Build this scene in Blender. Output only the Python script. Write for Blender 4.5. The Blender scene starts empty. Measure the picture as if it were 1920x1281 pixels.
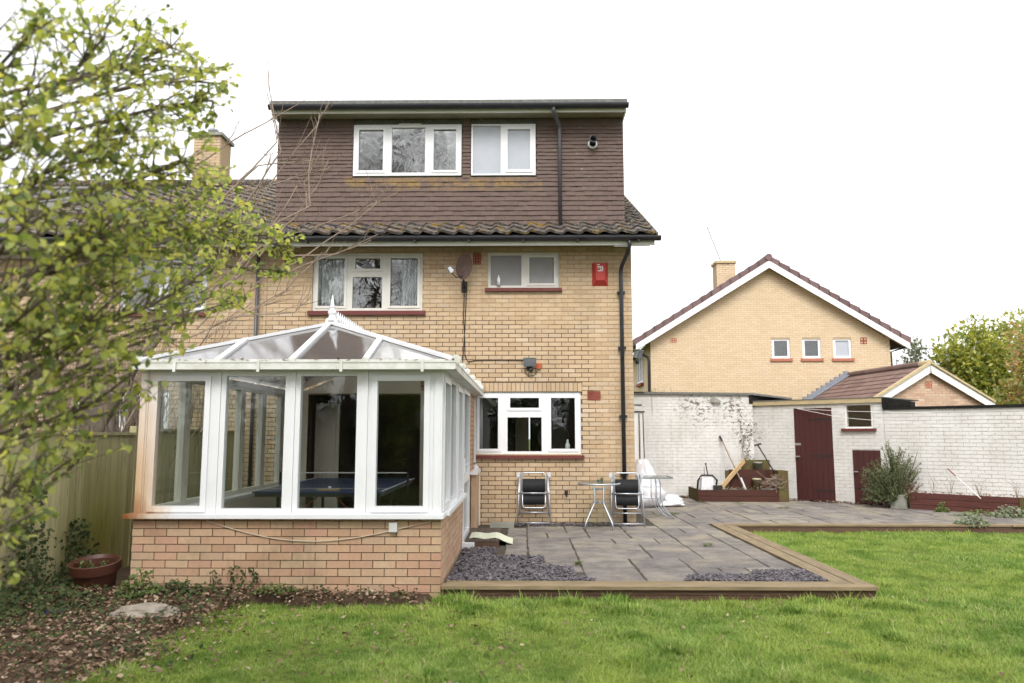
import bpy, math, random
from mathutils import Vector, Matrix, Quaternion, noise as mnoise

S = bpy.context.scene
C = S.collection
rng = random.Random(7)
R = math.radians

# ------------------------------------------------------------------ camera
cd = bpy.data.cameras.new("camera"); cam = bpy.data.objects.new("camera", cd); C.objects.link(cam)
cam.location = (0, 0, 1.52)
cam.rotation_euler = (R(90 + 6.9), 0, R(0.8))
cd.sensor_width = 36; cd.lens = 1436 / 1920 * 36
cd.clip_start = 0.05; cd.clip_end = 600
cd.dof.use_dof = True; cd.dof.focus_distance = 11.5; cd.dof.aperture_fstop = 1.8
S.camera = cam
S.render.resolution_x, S.render.resolution_y = 1024, 683

# ------------------------------------------------------------------ sky and sun (bright overcast)
SUN_EL, SUN_AZ = R(48), R(182)          # azimuth: where the light comes from, clockwise from +Y
W = bpy.data.worlds.new("World"); S.world = W; W.use_nodes = True
nt = W.node_tree; nt.nodes.clear()
sky = nt.nodes.new("ShaderNodeTexSky"); sky.sky_type = 'NISHITA'; sky.sun_disc = False
sky.sun_elevation = SUN_EL; sky.sun_rotation = SUN_AZ
sky.air_density = 1.0; sky.dust_density = 6.0; sky.ozone_density = 1.0
hs = nt.nodes.new("ShaderNodeHueSaturation"); hs.inputs['Saturation'].default_value = 0.10
mx = nt.nodes.new("ShaderNodeMix"); mx.data_type = 'RGBA'; mx.inputs[0].default_value = 0.6
mx.inputs[7].default_value = (7.6, 7.7, 7.9, 1)     # even cloud cover
bg = nt.nodes.new("ShaderNodeBackground"); bg.inputs[1].default_value = 0.15
ow = nt.nodes.new("ShaderNodeOutputWorld")
nt.links.new(sky.outputs[0], hs.inputs['Color']); nt.links.new(hs.outputs[0], mx.inputs[6])
nt.links.new(mx.outputs[2], bg.inputs[0]); nt.links.new(bg.outputs[0], ow.inputs[0])
sl = bpy.data.lights.new("sun", 'SUN'); sl.energy = 1.2; sl.angle = R(25); sl.color = (1, 0.97, 0.92)
so = bpy.data.objects.new("sun", sl); C.objects.link(so)
_d = Vector((math.sin(SUN_AZ) * math.cos(SUN_EL), math.cos(SUN_AZ) * math.cos(SUN_EL), math.sin(SUN_EL)))
so.rotation_euler = (-_d).to_track_quat('-Z', 'Y').to_euler()
so.location = (0, -5, 20)
S.view_settings.view_transform = 'Standard'; S.view_settings.look = 'None'
S.view_settings.gamma = 1; S.view_settings.use_curve_mapping = False
S.view_settings.exposure = 0.90
S.render.engine = 'CYCLES'
S.cycles.use_denoising = True
S.cycles.max_bounces = 10; S.cycles.transparent_max_bounces = 24; S.cycles.diffuse_bounces = 4
S.cycles.caustics_reflective = False; S.cycles.caustics_refractive = False

# ------------------------------------------------------------------ materials
def hexc(h):
    c = [int(h[i:i + 2], 16) / 255 for i in (0, 2, 4)]
    return tuple(x / 12.92 if x <= .04045 else ((x + .055) / 1.055) ** 2.4 for x in c) + (1,)

class N:
    """small node-tree writer"""
    def __init__(s, name):
        s.m = bpy.data.materials.new(name); s.m.use_nodes = True
        s.t = s.m.node_tree; s.b = s.t.nodes['Principled BSDF']; s.o = s.t.nodes['Material Output']
    def n(s, typ, **kw):
        x = s.t.nodes.new(typ)
        for k, v in kw.items():
            setattr(x, k, v)
        return x
    def l(s, a, b): s.t.links.new(a, b)
    def pos(s):
        return s.n("ShaderNodeNewGeometry").outputs['Position']
    def noise(s, vec, scale, detail=5, rough=.6, dist=0):
        x = s.n("ShaderNodeTexNoise"); x.inputs['Scale'].default_value = scale
        x.inputs['Detail'].default_value = detail; x.inputs['Roughness'].default_value = rough
        x.inputs['Distortion'].default_value = dist
        s.l(vec, x.inputs['Vector']); return x.outputs['Fac']
    def scalev(s, vec, sc):
        x = s.n("ShaderNodeVectorMath", operation='MULTIPLY'); s.l(vec, x.inputs[0]); x.inputs[1].default_value = sc
        return x.outputs[0]
    def math(s, op, a, b=None, clamp=False):
        x = s.n("ShaderNodeMath", operation=op, use_clamp=clamp)
        for i, v in enumerate((a, b)):
            if v is None: continue
            if isinstance(v, (int, float)): x.inputs[i].default_value = v
            else: s.l(v, x.inputs[i])
        return x.outputs[0]
    def ramp(s, fac, stops, interp='LINEAR'):
        x = s.n("ShaderNodeValToRGB"); x.color_ramp.interpolation = interp
        e = x.color_ramp.elements
        while len(e) < len(stops): e.new(0.5)
        for i, (p, c) in enumerate(stops):
            e[i].position = p; e[i].color = c if len(c) == 4 else tuple(c) + (1,)
        s.l(fac, x.inputs[0]); return x.outputs[0]
    def rng01(s, fac, a, b):
        x = s.n("ShaderNodeMapRange"); x.inputs[1].default_value = a; x.inputs[2].default_value = b
        s.l(fac, x.inputs[0]); return x.outputs[0]
    def mix(s, fac, a, b, blend='MIX'):
        x = s.n("ShaderNodeMix", data_type='RGBA', blend_type=blend)
        for i, v in ((0, fac), (6, a), (7, b)):
            if isinstance(v, (int, float)): x.inputs[i].default_value = v
            elif isinstance(v, (tuple, list)): x.inputs[i].default_value = tuple(v) if len(v) == 4 else tuple(v) + (1,)
            else: s.l(v, x.inputs[i])
        return x.outputs[2]
    def rand(s):
        """one random number per piece: works for joined islands and for single objects"""
        a = s.n("ShaderNodeObjectInfo").outputs['Random']; b = s.n("ShaderNodeNewGeometry").outputs['Random Per Island']
        return s.math('FRACT', s.math('ADD', s.math('MULTIPLY', a, 7.31), b))
    def bump(s, h, strength, dist=.01):
        x = s.n("ShaderNodeBump"); x.inputs['Strength'].default_value = strength; x.inputs['Distance'].default_value = dist
        s.l(h, x.inputs['Height']); s.l(x.outputs[0], s.b.inputs['Normal'])
    def col(s, c):
        if isinstance(c, tuple): s.b.inputs['Base Color'].default_value = c if len(c) == 4 else c + (1,)
        else: s.l(c, s.b.inputs['Base Color'])
    def set(s, rough=.6, spec=.3, metal=0):
        s.b.inputs['Roughness'].default_value = rough; s.b.inputs['Specular IOR Level'].default_value = spec
        s.b.inputs['Metallic'].default_value = metal
        return s.m

def simple(name, c1, c2, scale=6, rough=.6, spec=.3, metal=0, bump=0, bscale=80, stretch=None, rnd=0):
    k = N(name); p = k.pos()
    if stretch: p = k.scalev(p, stretch)
    f = k.rng01(k.noise(p, scale), .3, .7)
    c = k.mix(f, c1, c2)
    if rnd:
        v = k.rng01(k.rand(), 0, 1); v = k.math('ADD', k.math('MULTIPLY', v, rnd), 1 - rnd * .5)
        h = k.n("ShaderNodeHueSaturation"); k.l(v, h.inputs['Value']); k.l(c, h.inputs['Color']); c = h.outputs[0]
    k.col(c)
    if bump: k.bump(k.noise(p, bscale, 4), bump, .006)
    return k.set(rough, spec, metal)

def brick_mat(name, stops, grime, gscale=.9, gamt=.5):
    k = N(name); p = k.pos()
    c = k.ramp(k.rand(), stops)
    f = k.rng01(k.noise(p, 28, 6, .7), .35, .75)
    c = k.mix(k.math('MULTIPLY', f, .35), c, tuple(x * .72 for x in stops[0][1][:3]))
    st = k.rng01(k.noise(k.scalev(p, (gscale, gscale, gscale * .55)), 1.6, 6, .65), .50, .72)
    c = k.mix(k.math('MULTIPLY', st, gamt), c, grime)
    s2 = k.rng01(k.noise(k.scalev(p, (5, 5, .45)), 1.3, 6, .7), .56, .74)
    c = k.mix(k.math('MULTIPLY', s2, gamt * .6), c, tuple(x * .8 for x in grime))
    s3 = k.rng01(k.noise(p, 3.3, 5, .7), .62, .74)
    c = k.mix(k.math('MULTIPLY', s3, .22), c, (.62, .56, .46))
    k.col(c); k.bump(k.noise(p, 120, 4), .35, .004)
    return k.set(.9, .15)

M = {}
M['brick'] = brick_mat('buff_brick', [(0, (.45, .32, .20)), (.2, (.51, .38, .245)), (.45, (.55, .415, .275)), (.7, (.51, .365, .23)), (.9, (.48, .375, .265)), (1, (.59, .46, .325))], (.27, .205, .135), .9, .42)
M['brick_orange'] = brick_mat('orange_buff_brick', [(0, (.42, .265, .175)), (.2, (.53, .345, .225)), (.4, (.50, .295, .21)), (.6, (.50, .36, .235)), (.8, (.56, .39, .26)), (1, (.43, .305, .21))], (.21, .165, .10), 1.3, .6)
M['brick_far'] = brick_mat('pale_buff_brick', [(0, (.57, .44, .29)), (.5, (.61, .48, .32)), (1, (.64, .50, .36))], (.45, .35, .24), .6, .3)
M['brick_garage'] = brick_mat('pinkish_brick', [(0, (.48, .32, .23)), (.4, (.55, .40, .29)), (.7, (.45, .28, .2)), (1, (.60, .47, .36))], (.3, .22, .17), 1, .3)
# mortar: buff and flush high up, dark and recessed lower down where the wall was never repointed
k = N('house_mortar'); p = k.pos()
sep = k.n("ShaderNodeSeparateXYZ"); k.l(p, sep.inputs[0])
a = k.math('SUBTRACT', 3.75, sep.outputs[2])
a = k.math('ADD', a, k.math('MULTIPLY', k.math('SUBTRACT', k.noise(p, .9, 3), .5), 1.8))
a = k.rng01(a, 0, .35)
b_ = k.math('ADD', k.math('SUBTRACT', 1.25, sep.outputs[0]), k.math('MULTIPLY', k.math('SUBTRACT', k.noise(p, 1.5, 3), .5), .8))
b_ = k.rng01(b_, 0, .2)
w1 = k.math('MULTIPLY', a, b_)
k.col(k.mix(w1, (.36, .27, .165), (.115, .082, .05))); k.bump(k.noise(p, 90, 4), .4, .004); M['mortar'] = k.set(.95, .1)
M['mortar_dark'] = simple('brown_mortar', (.10, .065, .038), (.14, .10, .06), 8, .95, .1, bump=.4)
M['mortar_far'] = simple('pale_mortar', (.42, .32, .21), (.36, .275, .18), 3, .95, .1)

# painted brick: off-white with grey-green damp, flaked paint low and in patches
def painted(name, spots, dim=0):
    k = N(name); p = k.pos()
    c = k.mix(k.rng01(k.noise(p, 2.2, 6, .7), .4, .75), (.68, .665, .64), (.56, .54, .51))
    c = k.mix(k.math('MULTIPLY', k.rng01(k.noise(k.scalev(p, (1.6, 1.6, .35)), 1.9, 6, .7), .55, .78), .55), c, (.44, .41, .32))
    c = k.mix(k.math('MULTIPLY', k.rng01(k.noise(p, 24, 3), .62, .7), .5), c, (.5, .48, .44))
    m = None
    for (x, y, z, r) in spots:
        dn = k.n("ShaderNodeVectorMath", operation='DISTANCE'); k.l(p, dn.inputs[0]); dn.inputs[1].default_value = (x, y, z)
        q = k.rng01(dn.outputs[1 if len(dn.outputs) > 1 else 0], r, 0)
        m = q if m is None else k.math('MAXIMUM', m, q)
    if m is not None:
        f = k.math('ADD', k.noise(k.scalev(p, (1, 1, 1.5)), 11, 5, .75), k.math('MULTIPLY', m, .19))
        c = k.mix(k.math('MULTIPLY', k.rng01(f, .685, .70), m), c, (.12, .09, .068))
    if dim: c = k.mix(1, c, (dim, dim, dim * .97), 'MULTIPLY')
    k.col(c); k.bump(k.noise(p, 60, 5), .5, .006)
    return k.set(.75, .25)
M['painted'] = painted('white_painted_brick', [(4.1, 18.3, 2.2, .9), (5.0, 18.3, 2.15, .9), (5.35, 18.3, 1.5, .75), (5.3, 18.3, .9, .5)])
M['painted_mortar'] = painted('white_painted_joint', [(4.4, 18.3, 2.15, 1.2), (5.2, 18.3, 2.0, .9)], .92)

M['upvc'] = simple('white_upvc', (.74, .745, .76), (.70, .705, .72), 3, .32, .45)
M['upvc_old'] = simple('cream_white_upvc', (.66, .64, .595), (.58, .56, .51), 4, .4, .4)
# conservatory frame with the orange stain at its fence-side corner
k = N('stained_upvc'); p = k.pos()
c = k.mix(k.rng01(k.noise(p, 3, 4), .3, .7), (.74, .745, .76), (.70, .705, .72))
def stain(center, sc, r):
    v = k.n("ShaderNodeVectorMath", operation='SUBTRACT'); k.l(p, v.inputs[0]); v.inputs[1].default_value = center
    d = k.n("ShaderNodeVectorMath", operation='LENGTH'); k.l(k.scalev(v.outputs[0], sc), d.inputs[0])
    return k.rng01(k.math('ADD', d.outputs[1], k.math('MULTIPLY', k.math('SUBTRACT', k.noise(k.scalev(p, (9, 9, 1.5)), 2.5, 5), .5), .5)), r, 0)
s1 = stain((-3.9, 7.6, .72), (2.4, 1, .60), 1.15); s2 = stain((-3.9, 7.6, .70), (2.6, 1.5, 2.6), .75)
c = k.mix(k.math('MULTIPLY', k.math('POWER', s1, .75), .9), c, (.50, .265, .055))
c = k.mix(k.math('MULTIPLY', s2, 1.0, True), c, (.19, .045, .007))
k.col(c); M['upvc_stain'] = k.set(.35, .4)
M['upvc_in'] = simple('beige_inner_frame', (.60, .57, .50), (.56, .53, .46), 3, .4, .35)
M['gutter_white'] = simple('weathered_white_gutter', (.72, .72, .69), (.54, .54, .47), 7, .45, .35)
M['black_pvc'] = simple('black_pvc', (.018, .018, .022), (.035, .035, .04), 5, .35, .4)
M['grey_pvc'] = simple('grey_black_pvc', (.06, .055, .065), (.085, .08, .09), 5, .4, .4)
M['fascia'] = simple('cream_fascia', (.86, .845, .80), (.74, .72, .66), 5, .55, .3, stretch=(.4, 1, 3))
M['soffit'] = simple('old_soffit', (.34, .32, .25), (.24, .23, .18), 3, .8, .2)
M['felt'] = simple('grey_roof_felt', (.20, .195, .18), (.11, .11, .10), 20, .9, .1, bump=.5)
M['felt_black'] = simple('black_roof_felt', (.012, .012, .012), (.025, .024, .022), 12, .85, .1, bump=.4)
M['redsill'] = simple('red_painted_sill', (.115, .028, .026), (.15, .04, .034), 8, .5, .35)
M['airbrick'] = simple('terracotta_red', (.20, .045, .035), (.28, .075, .055), 20, .7, .2)
M['airbrick_pale'] = simple('terracotta_pale', (.42, .16, .10), (.36, .13, .085), 20, .7, .2)
M['dark'] = simple('dark_void', (.012, .012, .012), (.016, .015, .014), 5, .9, .05)
M['lead'] = simple('grey_lead', (.24, .25, .28), (.17, .18, .21), 8, .5, .4)
M['terracotta_dark'] = simple('brown_red_plastic', (.08, .028, .017), (.06, .022, .015), 5, .45, .4)
# hanging tiles with lichen below the sills
k = N('brown_hanging_tile'); p = k.pos()
c = k.ramp(k.rand(), [(0, (.108, .075, .063)), (.5, (.130, .090, .075)), (1, (.118, .084, .074))])
c = k.mix(k.math('MULTIPLY', k.rng01(k.noise(p, 40, 5, .7), .5, .75), .4), c, (.18, .14, .12))
sep = k.n("ShaderNodeSeparateXYZ"); k.l(p, sep.inputs[0])
u = k.math('SUBTRACT', 1, k.math('MULTIPLY', k.math('ABSOLUTE', k.math('SUBTRACT', sep.outputs[2], 5.93)), 5.5), True)
u = k.math('MULTIPLY', u, k.math('LESS_THAN', k.math('ABSOLUTE', k.math('ADD', sep.outputs[0], 1.4)), 1.75))
u = k.math('MULTIPLY', u, k.rng01(k.noise(p, 7, 5, .7), .42, .62))
c = k.mix(k.math('MULTIPLY', u, .65, True), c, (.30, .19, .05))
c = k.mix(k.math('MULTIPLY', k.rng01(k.noise(p, 15, 2), .70, .74), .6), c, (.33, .31, .28))
k.col(c); k.bump(k.noise(p, 90, 4), .3, .004); M['hang'] = k.set(.78, .25)
# roof tiles with lichen and moss
k = N('mossy_roof_tile'); p = k.pos()
c = k.ramp(k.rand(), [(0, (.055, .048, .046)), (.5, (.095, .078, .072)), (1, (.075, .06, .056))])
c = k.mix(k.math('MULTIPLY', k.rng01(k.noise(p, 12, 6, .75), .50, .62), .8), c, (.27, .255, .225))
c = k.mix(k.math('MULTIPLY', k.rng01(k.noise(p, 4.5, 5, .75), .55, .62), .85), c, (.33, .215, .045))
c = k.mix(k.math('MULTIPLY', k.rng01(k.noise(p, 8.5, 4, .7), .58, .66), .7), c, (.045, .045, .018))
k.col(c); k.bump(k.noise(p, 50, 5), .8, .01); M['rooftile'] = k.set(.9, .15)
M['rooftile_far'] = simple('purple_brown_tile', (.135, .088, .087), (.175, .118, .115), 6, .8, .2, rnd=.3)
M['tile_garage'] = simple('brown_concrete_tile', (.135, .085, .072), (.18, .118, .10), 4, .8, .2, rnd=.35, bump=.3)
M['white_paint'] = simple('white_paint', (.80, .79, .77), (.72, .71, .68), 3, .5, .3)
M['yellow_wood'] = simple('lichened_timber', (.50, .39, .22), (.36, .30, .19), 5, .8, .2, stretch=(1, 1, 4), bump=.4)
# glass: clear pane, a reflecting and a letting-through share by angle
def schlick(k, f0):
    """share of light a thin pane reflects, the same from either face"""
    ge = k.n("ShaderNodeNewGeometry"); dt = k.n("ShaderNodeVectorMath", operation='DOT_PRODUCT')
    k.l(ge.outputs['Incoming'], dt.inputs[0]); k.l(ge.outputs['Normal'], dt.inputs[1])
    c_ = k.math('SUBTRACT', 1, k.math('ABSOLUTE', dt.outputs['Value']), True)
    return k.math('ADD', k.math('MULTIPLY', k.math('POWER', c_, 5), 1 - f0), f0, True)
def glass(name, tint=(.93, .96, .95), f0=.04, wob=0, rough=0.0):
    k = N(name); k.t.nodes.remove(k.b)
    tr = k.n("ShaderNodeBsdfTransparent"); tr.inputs[0].default_value = tint + (1,)
    gl = k.n("ShaderNodeBsdfGlossy"); gl.inputs['Roughness'].default_value = rough
    m = k.n("ShaderNodeMixShader"); k.l(schlick(k, f0), m.inputs[0]); k.l(tr.outputs[0], m.inputs[1]); k.l(gl.outputs[0], m.inputs[2])
    if wob:
        bp = k.n("ShaderNodeBump"); bp.inputs['Strength'].default_value = wob; bp.inputs['Distance'].default_value = .02
        k.l(k.noise(k.pos(), 3.2, 3, .5, 1.2), bp.inputs['Height']); k.l(bp.outputs[0], gl.inputs['Normal'])
    k.l(m.outputs[0], k.o.inputs[0]); return k.m
M['glass'] = glass('window_glass', wob=.05, f0=.085)
M['glass_cons'] = glass('conservatory_glass', wob=.04, f0=.04)
M['glass_wavy'] = glass('wavy_glass', f0=.17, wob=.30)
M['glass_up'] = glass('upper_window_glass', f0=.10, wob=.12)
M['glass_table'] = glass('table_glass', (.70, .78, .75), .08)
M['frost'] = simple('frosted_glass', (.36, .38, .42), (.42, .44, .48), 2, .25, .5)
M['frost_dull'] = simple('dull_frosted_glass', (.27, .265, .26), (.22, .215, .21), 2, .3, .5)
k = N('bronze_polycarbonate'); k.t.nodes.remove(k.b); p = k.pos()
tr = k.n("ShaderNodeBsdfTransparent"); tr.inputs[0].default_value = (.78, .75, .73, 1)
df = k.n("ShaderNodeBsdfTranslucent"); df.inputs[0].default_value = (.72, .69, .67, 1)
d2 = k.n("ShaderNodeBsdfDiffuse"); k.l(k.mix(k.rng01(k.noise(p, 5, 6, .7), .4, .7), (.20, .175, .165), (.32, .29, .275)), d2.inputs[0])
gl = k.n("ShaderNodeBsdfGlossy"); gl.inputs['Roughness'].default_value = .10
m1 = k.n("ShaderNodeMixShader"); m1.inputs[0].default_value = .4; k.l(tr.outputs[0], m1.inputs[1]); k.l(df.outputs[0], m1.inputs[2])
m2 = k.n("ShaderNodeMixShader"); m2.inputs[0].default_value = .32; k.l(m1.outputs[0], m2.inputs[1]); k.l(d2.outputs[0], m2.inputs[2])
m3 = k.n("ShaderNodeMixShader"); rr_ = schlick(k, .04); k.l(k.math('DIVIDE', k.math('MULTIPLY', rr_, 4), k.math('ADD', k.math('MULTIPLY', rr_, 3), 1)), m3.inputs[0]); k.l(m2.outputs[0], m3.inputs[1]); k.l(gl.outputs[0], m3.inputs[2])
k.l(m3.outputs[0], k.o.inputs[0]); M['poly'] = k.m
M['room'] = simple('room_plaster', (.30, .27, .23), (.26, .235, .2), 2, .9, .1)
M['room_dark'] = simple('dim_room_paint', (.12, .105, .085), (.15, .13, .105), 2, .9, .1)
M['plaster'] = simple('cream_plaster', (.70, .66, .58), (.66, .62, .54), 2, .85, .15)
M['floor_wood'] = simple('brown_floor', (.16, .10, .06), (.22, .14, .09), 4, .5, .3, stretch=(1, 6, 1))
k = N('net_curtain'); k.t.nodes.remove(k.b)
df = k.n("ShaderNodeBsdfDiffuse"); df.inputs[0].default_value = (.74, .74, .76, 1)
tl = k.n("ShaderNodeBsdfTranslucent"); tl.inputs[0].default_value = (.7, .7, .72, 1)
m1 = k.n("ShaderNodeMixShader"); m1.inputs[0].default_value = .4; k.l(df.outputs[0], m1.inputs[1]); k.l(tl.outputs[0], m1.inputs[2]); k.l(m1.outputs[0], k.o.inputs[0])
M['curtain'] = k.m

# ground
k = N('lawn_soil'); p = k.pos()
c = k.mix(k.rng01(k.noise(p, 1.3, 5), .35, .7), (.07, .095, .02), (.11, .125, .035))
c = k.mix(k.math('MULTIPLY', k.rng01(k.noise(p, 30, 4), .5, .7), .6), c, (.06, .045, .025))
k.col(c); k.bump(k.noise(p, 40, 4), .6, .02); M['lawn'] = k.set(.95, .1)
M['soil'] = simple('dark_soil', (.045, .03, .02), (.08, .055, .035), 9, .95, .1, bump=.8, bscale=30)
k = N('grass_blade')
oi = k.n("ShaderNodeObjectInfo"); p = k.pos()
c = k.ramp(k.math('FRACT', k.math('ADD', oi.outputs['Random'], k.n("ShaderNodeNewGeometry").outputs['Random Per Island'])),
           [(0, (.14, .25, .04)), (.4, (.24, .365, .065)), (.8, (.335, .44, .10)), (.92, (.44, .46, .18)), (1, (.58, .50, .32))])
f = k.rng01(k.noise(p, .55, 4, .6), .38, .64)
c = k.mix(k.math('MULTIPLY', f, .55), c, (.40, .47, .09))
f3 = k.rng01(k.noise(p, 5.5, 4, .7), .58, .70)
c = k.mix(k.math('MULTIPLY', f3, .6), c, (.46, .41, .22))
f2 = k.rng01(k.noise(p, 2.6, 4, .6), .47, .62)
c = k.mix(k.math('MULTIPLY', f2, .65), c, (.10, .215, .022))
k.l(c, k.b.inputs['Base Color']); k.b.inputs['Roughness'].default_value = .55; k.b.inputs['Specular IOR Level'].default_value = .25
tl = k.n("ShaderNodeBsdfTranslucent"); k.l(c, tl.inputs[0]); m1 = k.n("ShaderNodeMixShader"); m1.inputs[0].default_value = .35
k.l(k.b.outputs[0], m1.inputs[1]); k.l(tl.outputs[0], m1.inputs[2]); k.l(m1.outputs[0], k.o.inputs[0]); M['grass'] = k.m
k = N('paving_slab'); p = k.pos()
c = k.ramp(k.rand(), [(0, (.165, .147, .135)), (.3, (.24, .214, .19)), (.55, (.20, .176, .16)), (.8, (.28, .25, .215)), (1, (.225, .195, .162))])
c = k.mix(k.math('MULTIPLY', k.rng01(k.noise(p, 3.0, 7, .7), .40, .62), .75), c, (.10, .09, .088))
c = k.mix(k.math('MULTIPLY', k.rng01(k.noise(p, 1.1, 6, .7), .50, .64), .7), c, (.31, .265, .19))
c = k.mix(k.math('MULTIPLY', k.rng01(k.noise(p, 60, 4), .5, .7), .45), c, (.29, .275, .25))
k.col(c); k.bump(k.noise(k.scalev(p, (1, 2.2, 1)), 14, 9, .75), .9, .02); M['slab'] = k.set(.85, .2)
M['joint'] = simple('dirty_joint', (.055, .048, .04), (.095, .085, .068), 12, .95, .1, bump=.5)
M['slate'] = simple('plum_slate', (.085, .076, .084), (.14, .125, .135), 9, .6, .35, rnd=.7)
M['sleeper'] = simple('weathered_board', (.28, .215, .13), (.165, .125, .075), 3, .85, .15, stretch=(1, 6, 6), bump=.5, bscale=25, rnd=.2)
M['sleeper_y'] = simple('weathered_side_board', (.29, .225, .14), (.175, .132, .082), 3, .85, .15, stretch=(6, 1, 6), bump=.5, bscale=25, rnd=.2)
M['sleeper_face'] = simple('brown_stained_board', (.085, .05, .035), (.13, .08, .055), 4, .85, .15, stretch=(1, 6, 14), bump=.5, bscale=30)
M['redboard'] = simple('red_stained_board', (.125, .046, .038), (.075, .03, .025), 4, .8, .2, stretch=(1, 1, 12), bump=.5, bscale=25)
M['redboard_dark'] = simple('dark_stained_board', (.085, .036, .028), (.055, .026, .02), 4, .85, .15, stretch=(1, 1, 12), bump=.6, bscale=25)
M['mossboard'] = simple('mossy_board', (.10, .06, .035), (.11, .105, .035), 6, .9, .1, bump=.6)
M['fence'] = simple('green_stained_fence', (.235, .205, .10), (.165, .14, .075), 3.2, .9, .1, stretch=(2.2, 2.2, .25), bump=.4, bscale=30, rnd=.22)
k = N('algae_fence'); p = k.pos()
c = k.mix(k.rng01(k.noise(k.scalev(p, (9, 9, .5)), 2, 6, .7), .35, .7), (.50, .455, .25), (.34, .305, .18))
dn = k.n("ShaderNodeVectorMath", operation='DISTANCE'); k.l(k.scalev(p, (1, 1, .9)), dn.inputs[0]); dn.inputs[1].default_value = (-4.75, 8.7, .35)
c = k.mix(k.math('MULTIPLY', k.rng01(dn.outputs[1], 1.0, .1), .8), c, (.20, .19, .015))
c = k.mix(k.math('MULTIPLY', k.rng01(k.noise(k.scalev(p, (14, 14, .8)), 2.5, 4), .58, .66), .5), c, (.08, .075, .05))
vv = k.math('ADD', k.math('MULTIPLY', k.rand(), .3), .85); h = k.n("ShaderNodeHueSaturation"); k.l(vv, h.inputs['Value']); k.l(c, h.inputs['Color'])
k.col(h.outputs[0]); k.bump(k.noise(k.scalev(p, (20, 20, 1)), 5, 5), .4, .005); M['fence'] = k.set(.9, .12)
# foliage
def leafmat(name, stops, trans=.4, rough=.45, spec=.4):
    k = N(name)
    c = k.ramp(k.rand(), stops)
    k.l(c, k.b.inputs['Base Color']); k.b.inputs['Roughness'].default_value = rough; k.b.inputs['Specular IOR Level'].default_value = spec
    tl = k.n("ShaderNodeBsdfTranslucent"); k.l(k.mix(1, c, (1.5, 1.45, .7), 'MULTIPLY'), tl.inputs[0])
    m = k.n("ShaderNodeMixShader"); m.inputs[0].default_value = trans
    k.l(k.b.outputs[0], m.inputs[1]); k.l(tl.outputs[0], m.inputs[2]); k.l(m.outputs[0], k.o.inputs[0]); return k.m
M['leaf'] = leafmat('spring_leaf', [(0, (.08, .125, .045)), (.12, (.16, .22, .08)), (.35, (.33, .39, .15)), (.65, (.47, .51, .17)), (.9, (.57, .58, .23)), (1, (.62, .57, .18))], .56, .4, .4)
M['leaf_dark'] = leafmat('dark_ivy_leaf', [(0, (.024, .040, .014)), (.5, (.042, .062, .020)), (1, (.085, .105, .035))], .15, .6, .18)
M['leaf_green'] = leafmat('green_leaf', [(0, (.06, .10, .02)), (.5, (.09, .135, .03)), (1, (.14, .17, .05))], .3)
M['leaf_hedge'] = leafmat('yellow_conifer_leaf', [(0, (.10, .14, .035)), (.35, (.22, .25, .055)), (.75, (.34, .345, .075)), (1, (.44, .41, .10))], .4)
M['leaf_red'] = leafmat('red_tipped_leaf', [(0, (.15, .19, .06)), (.4, (.27, .29, .09)), (.6, (.34, .33, .13)), (.8, (.44, .22, .12)), (1, (.48, .30, .18))], .4)
M['leaf_grey'] = leafmat('grey_green_leaf', [(0, (.10, .13, .07)), (.5, (.16, .19, .11)), (1, (.24, .25, .16))], .25)
M['rosemary'] = leafmat('rosemary_needle', [(0, (.06, .09, .03)), (.5, (.13, .165, .07)), (.85, (.21, .24, .115)), (1, (.32, .34, .20))], .2)
M['litter'] = leafmat('dead_leaf', [(0, (.06, .038, .026)), (.3, (.14, .088, .06)), (.6, (.24, .155, .108)), (.85, (.35, .24, .17)), (1, (.48, .38, .28))], .15, .8, .15)
M['bark'] = simple('grey_brown_bark', (.12, .095, .07), (.20, .17, .13), 14, .9, .1, bump=.7)
M['twig'] = simple('pale_brown_twig', (.22, .165, .125), (.30, .24, .19), 14, .85, .15)
M['twig_dark'] = simple('dark_twig', (.07, .05, .038), (.12, .09, .07), 14, .85, .15)
# small objects
M['alu'] = simple('grey_silver_metal', (.52, .54, .57), (.44, .46, .50), 6, .38, .5, metal=.75)
M['blackmesh'] = simple('black_mesh_fabric', (.012, .012, .013), (.02, .02, .022), 60, .7, .2)
M['plastic_bag'] = simple('white_plastic', (.72, .72, .74), (.62, .62, .65), 4, .35, .5)
M['dishbrown'] = simple('brown_dish', (.095, .06, .055), (.13, .085, .075), 8, .55, .3)
M['lnb'] = simple('grey_plastic', (.55, .55, .55), (.48, .48, .48), 8, .5, .3)
M['alarm'] = simple('red_plastic', (.36, .03, .024), (.42, .045, .035), 8, .4, .4)
M['alarm_print'] = simple('white_print', (.75, .70, .68), (.70, .64, .62), 8, .5, .3)
M['green_metal'] = simple('grey_green_metal', (.15, .17, .165), (.20, .22, .21), 8, .5, .4)
M['blue_table'] = simple('blue_table_top', (.018, .035, .11), (.022, .045, .13), 3, .35, .4)
M['wood_pale'] = simple('pale_sawn_wood', (.55, .38, .20), (.44, .30, .16), 5, .75, .2, stretch=(3, 3, 3))
M['wood_tool'] = simple('tool_handle_wood', (.33, .25, .18), (.22, .17, .12), 8, .7, .2)
M['mat'] = simple('pale_mat', (.62, .63, .50), (.52, .54, .40), 14, .9, .1, bump=.3)
M['pot_grey'] = simple('grey_stone', (.30, .30, .26), (.20, .21, .17), 8, .9, .1, bump=.5)
M['sack'] = simple('dirty_sack', (.36, .32, .27), (.20, .17, .135), 9, .85, .15, bump=.8, bscale=20)
M['cream_pot'] = simple('dirty_cream_pot', (.42, .40, .26), (.33, .31, .20), 6, .6, .3)
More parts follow.
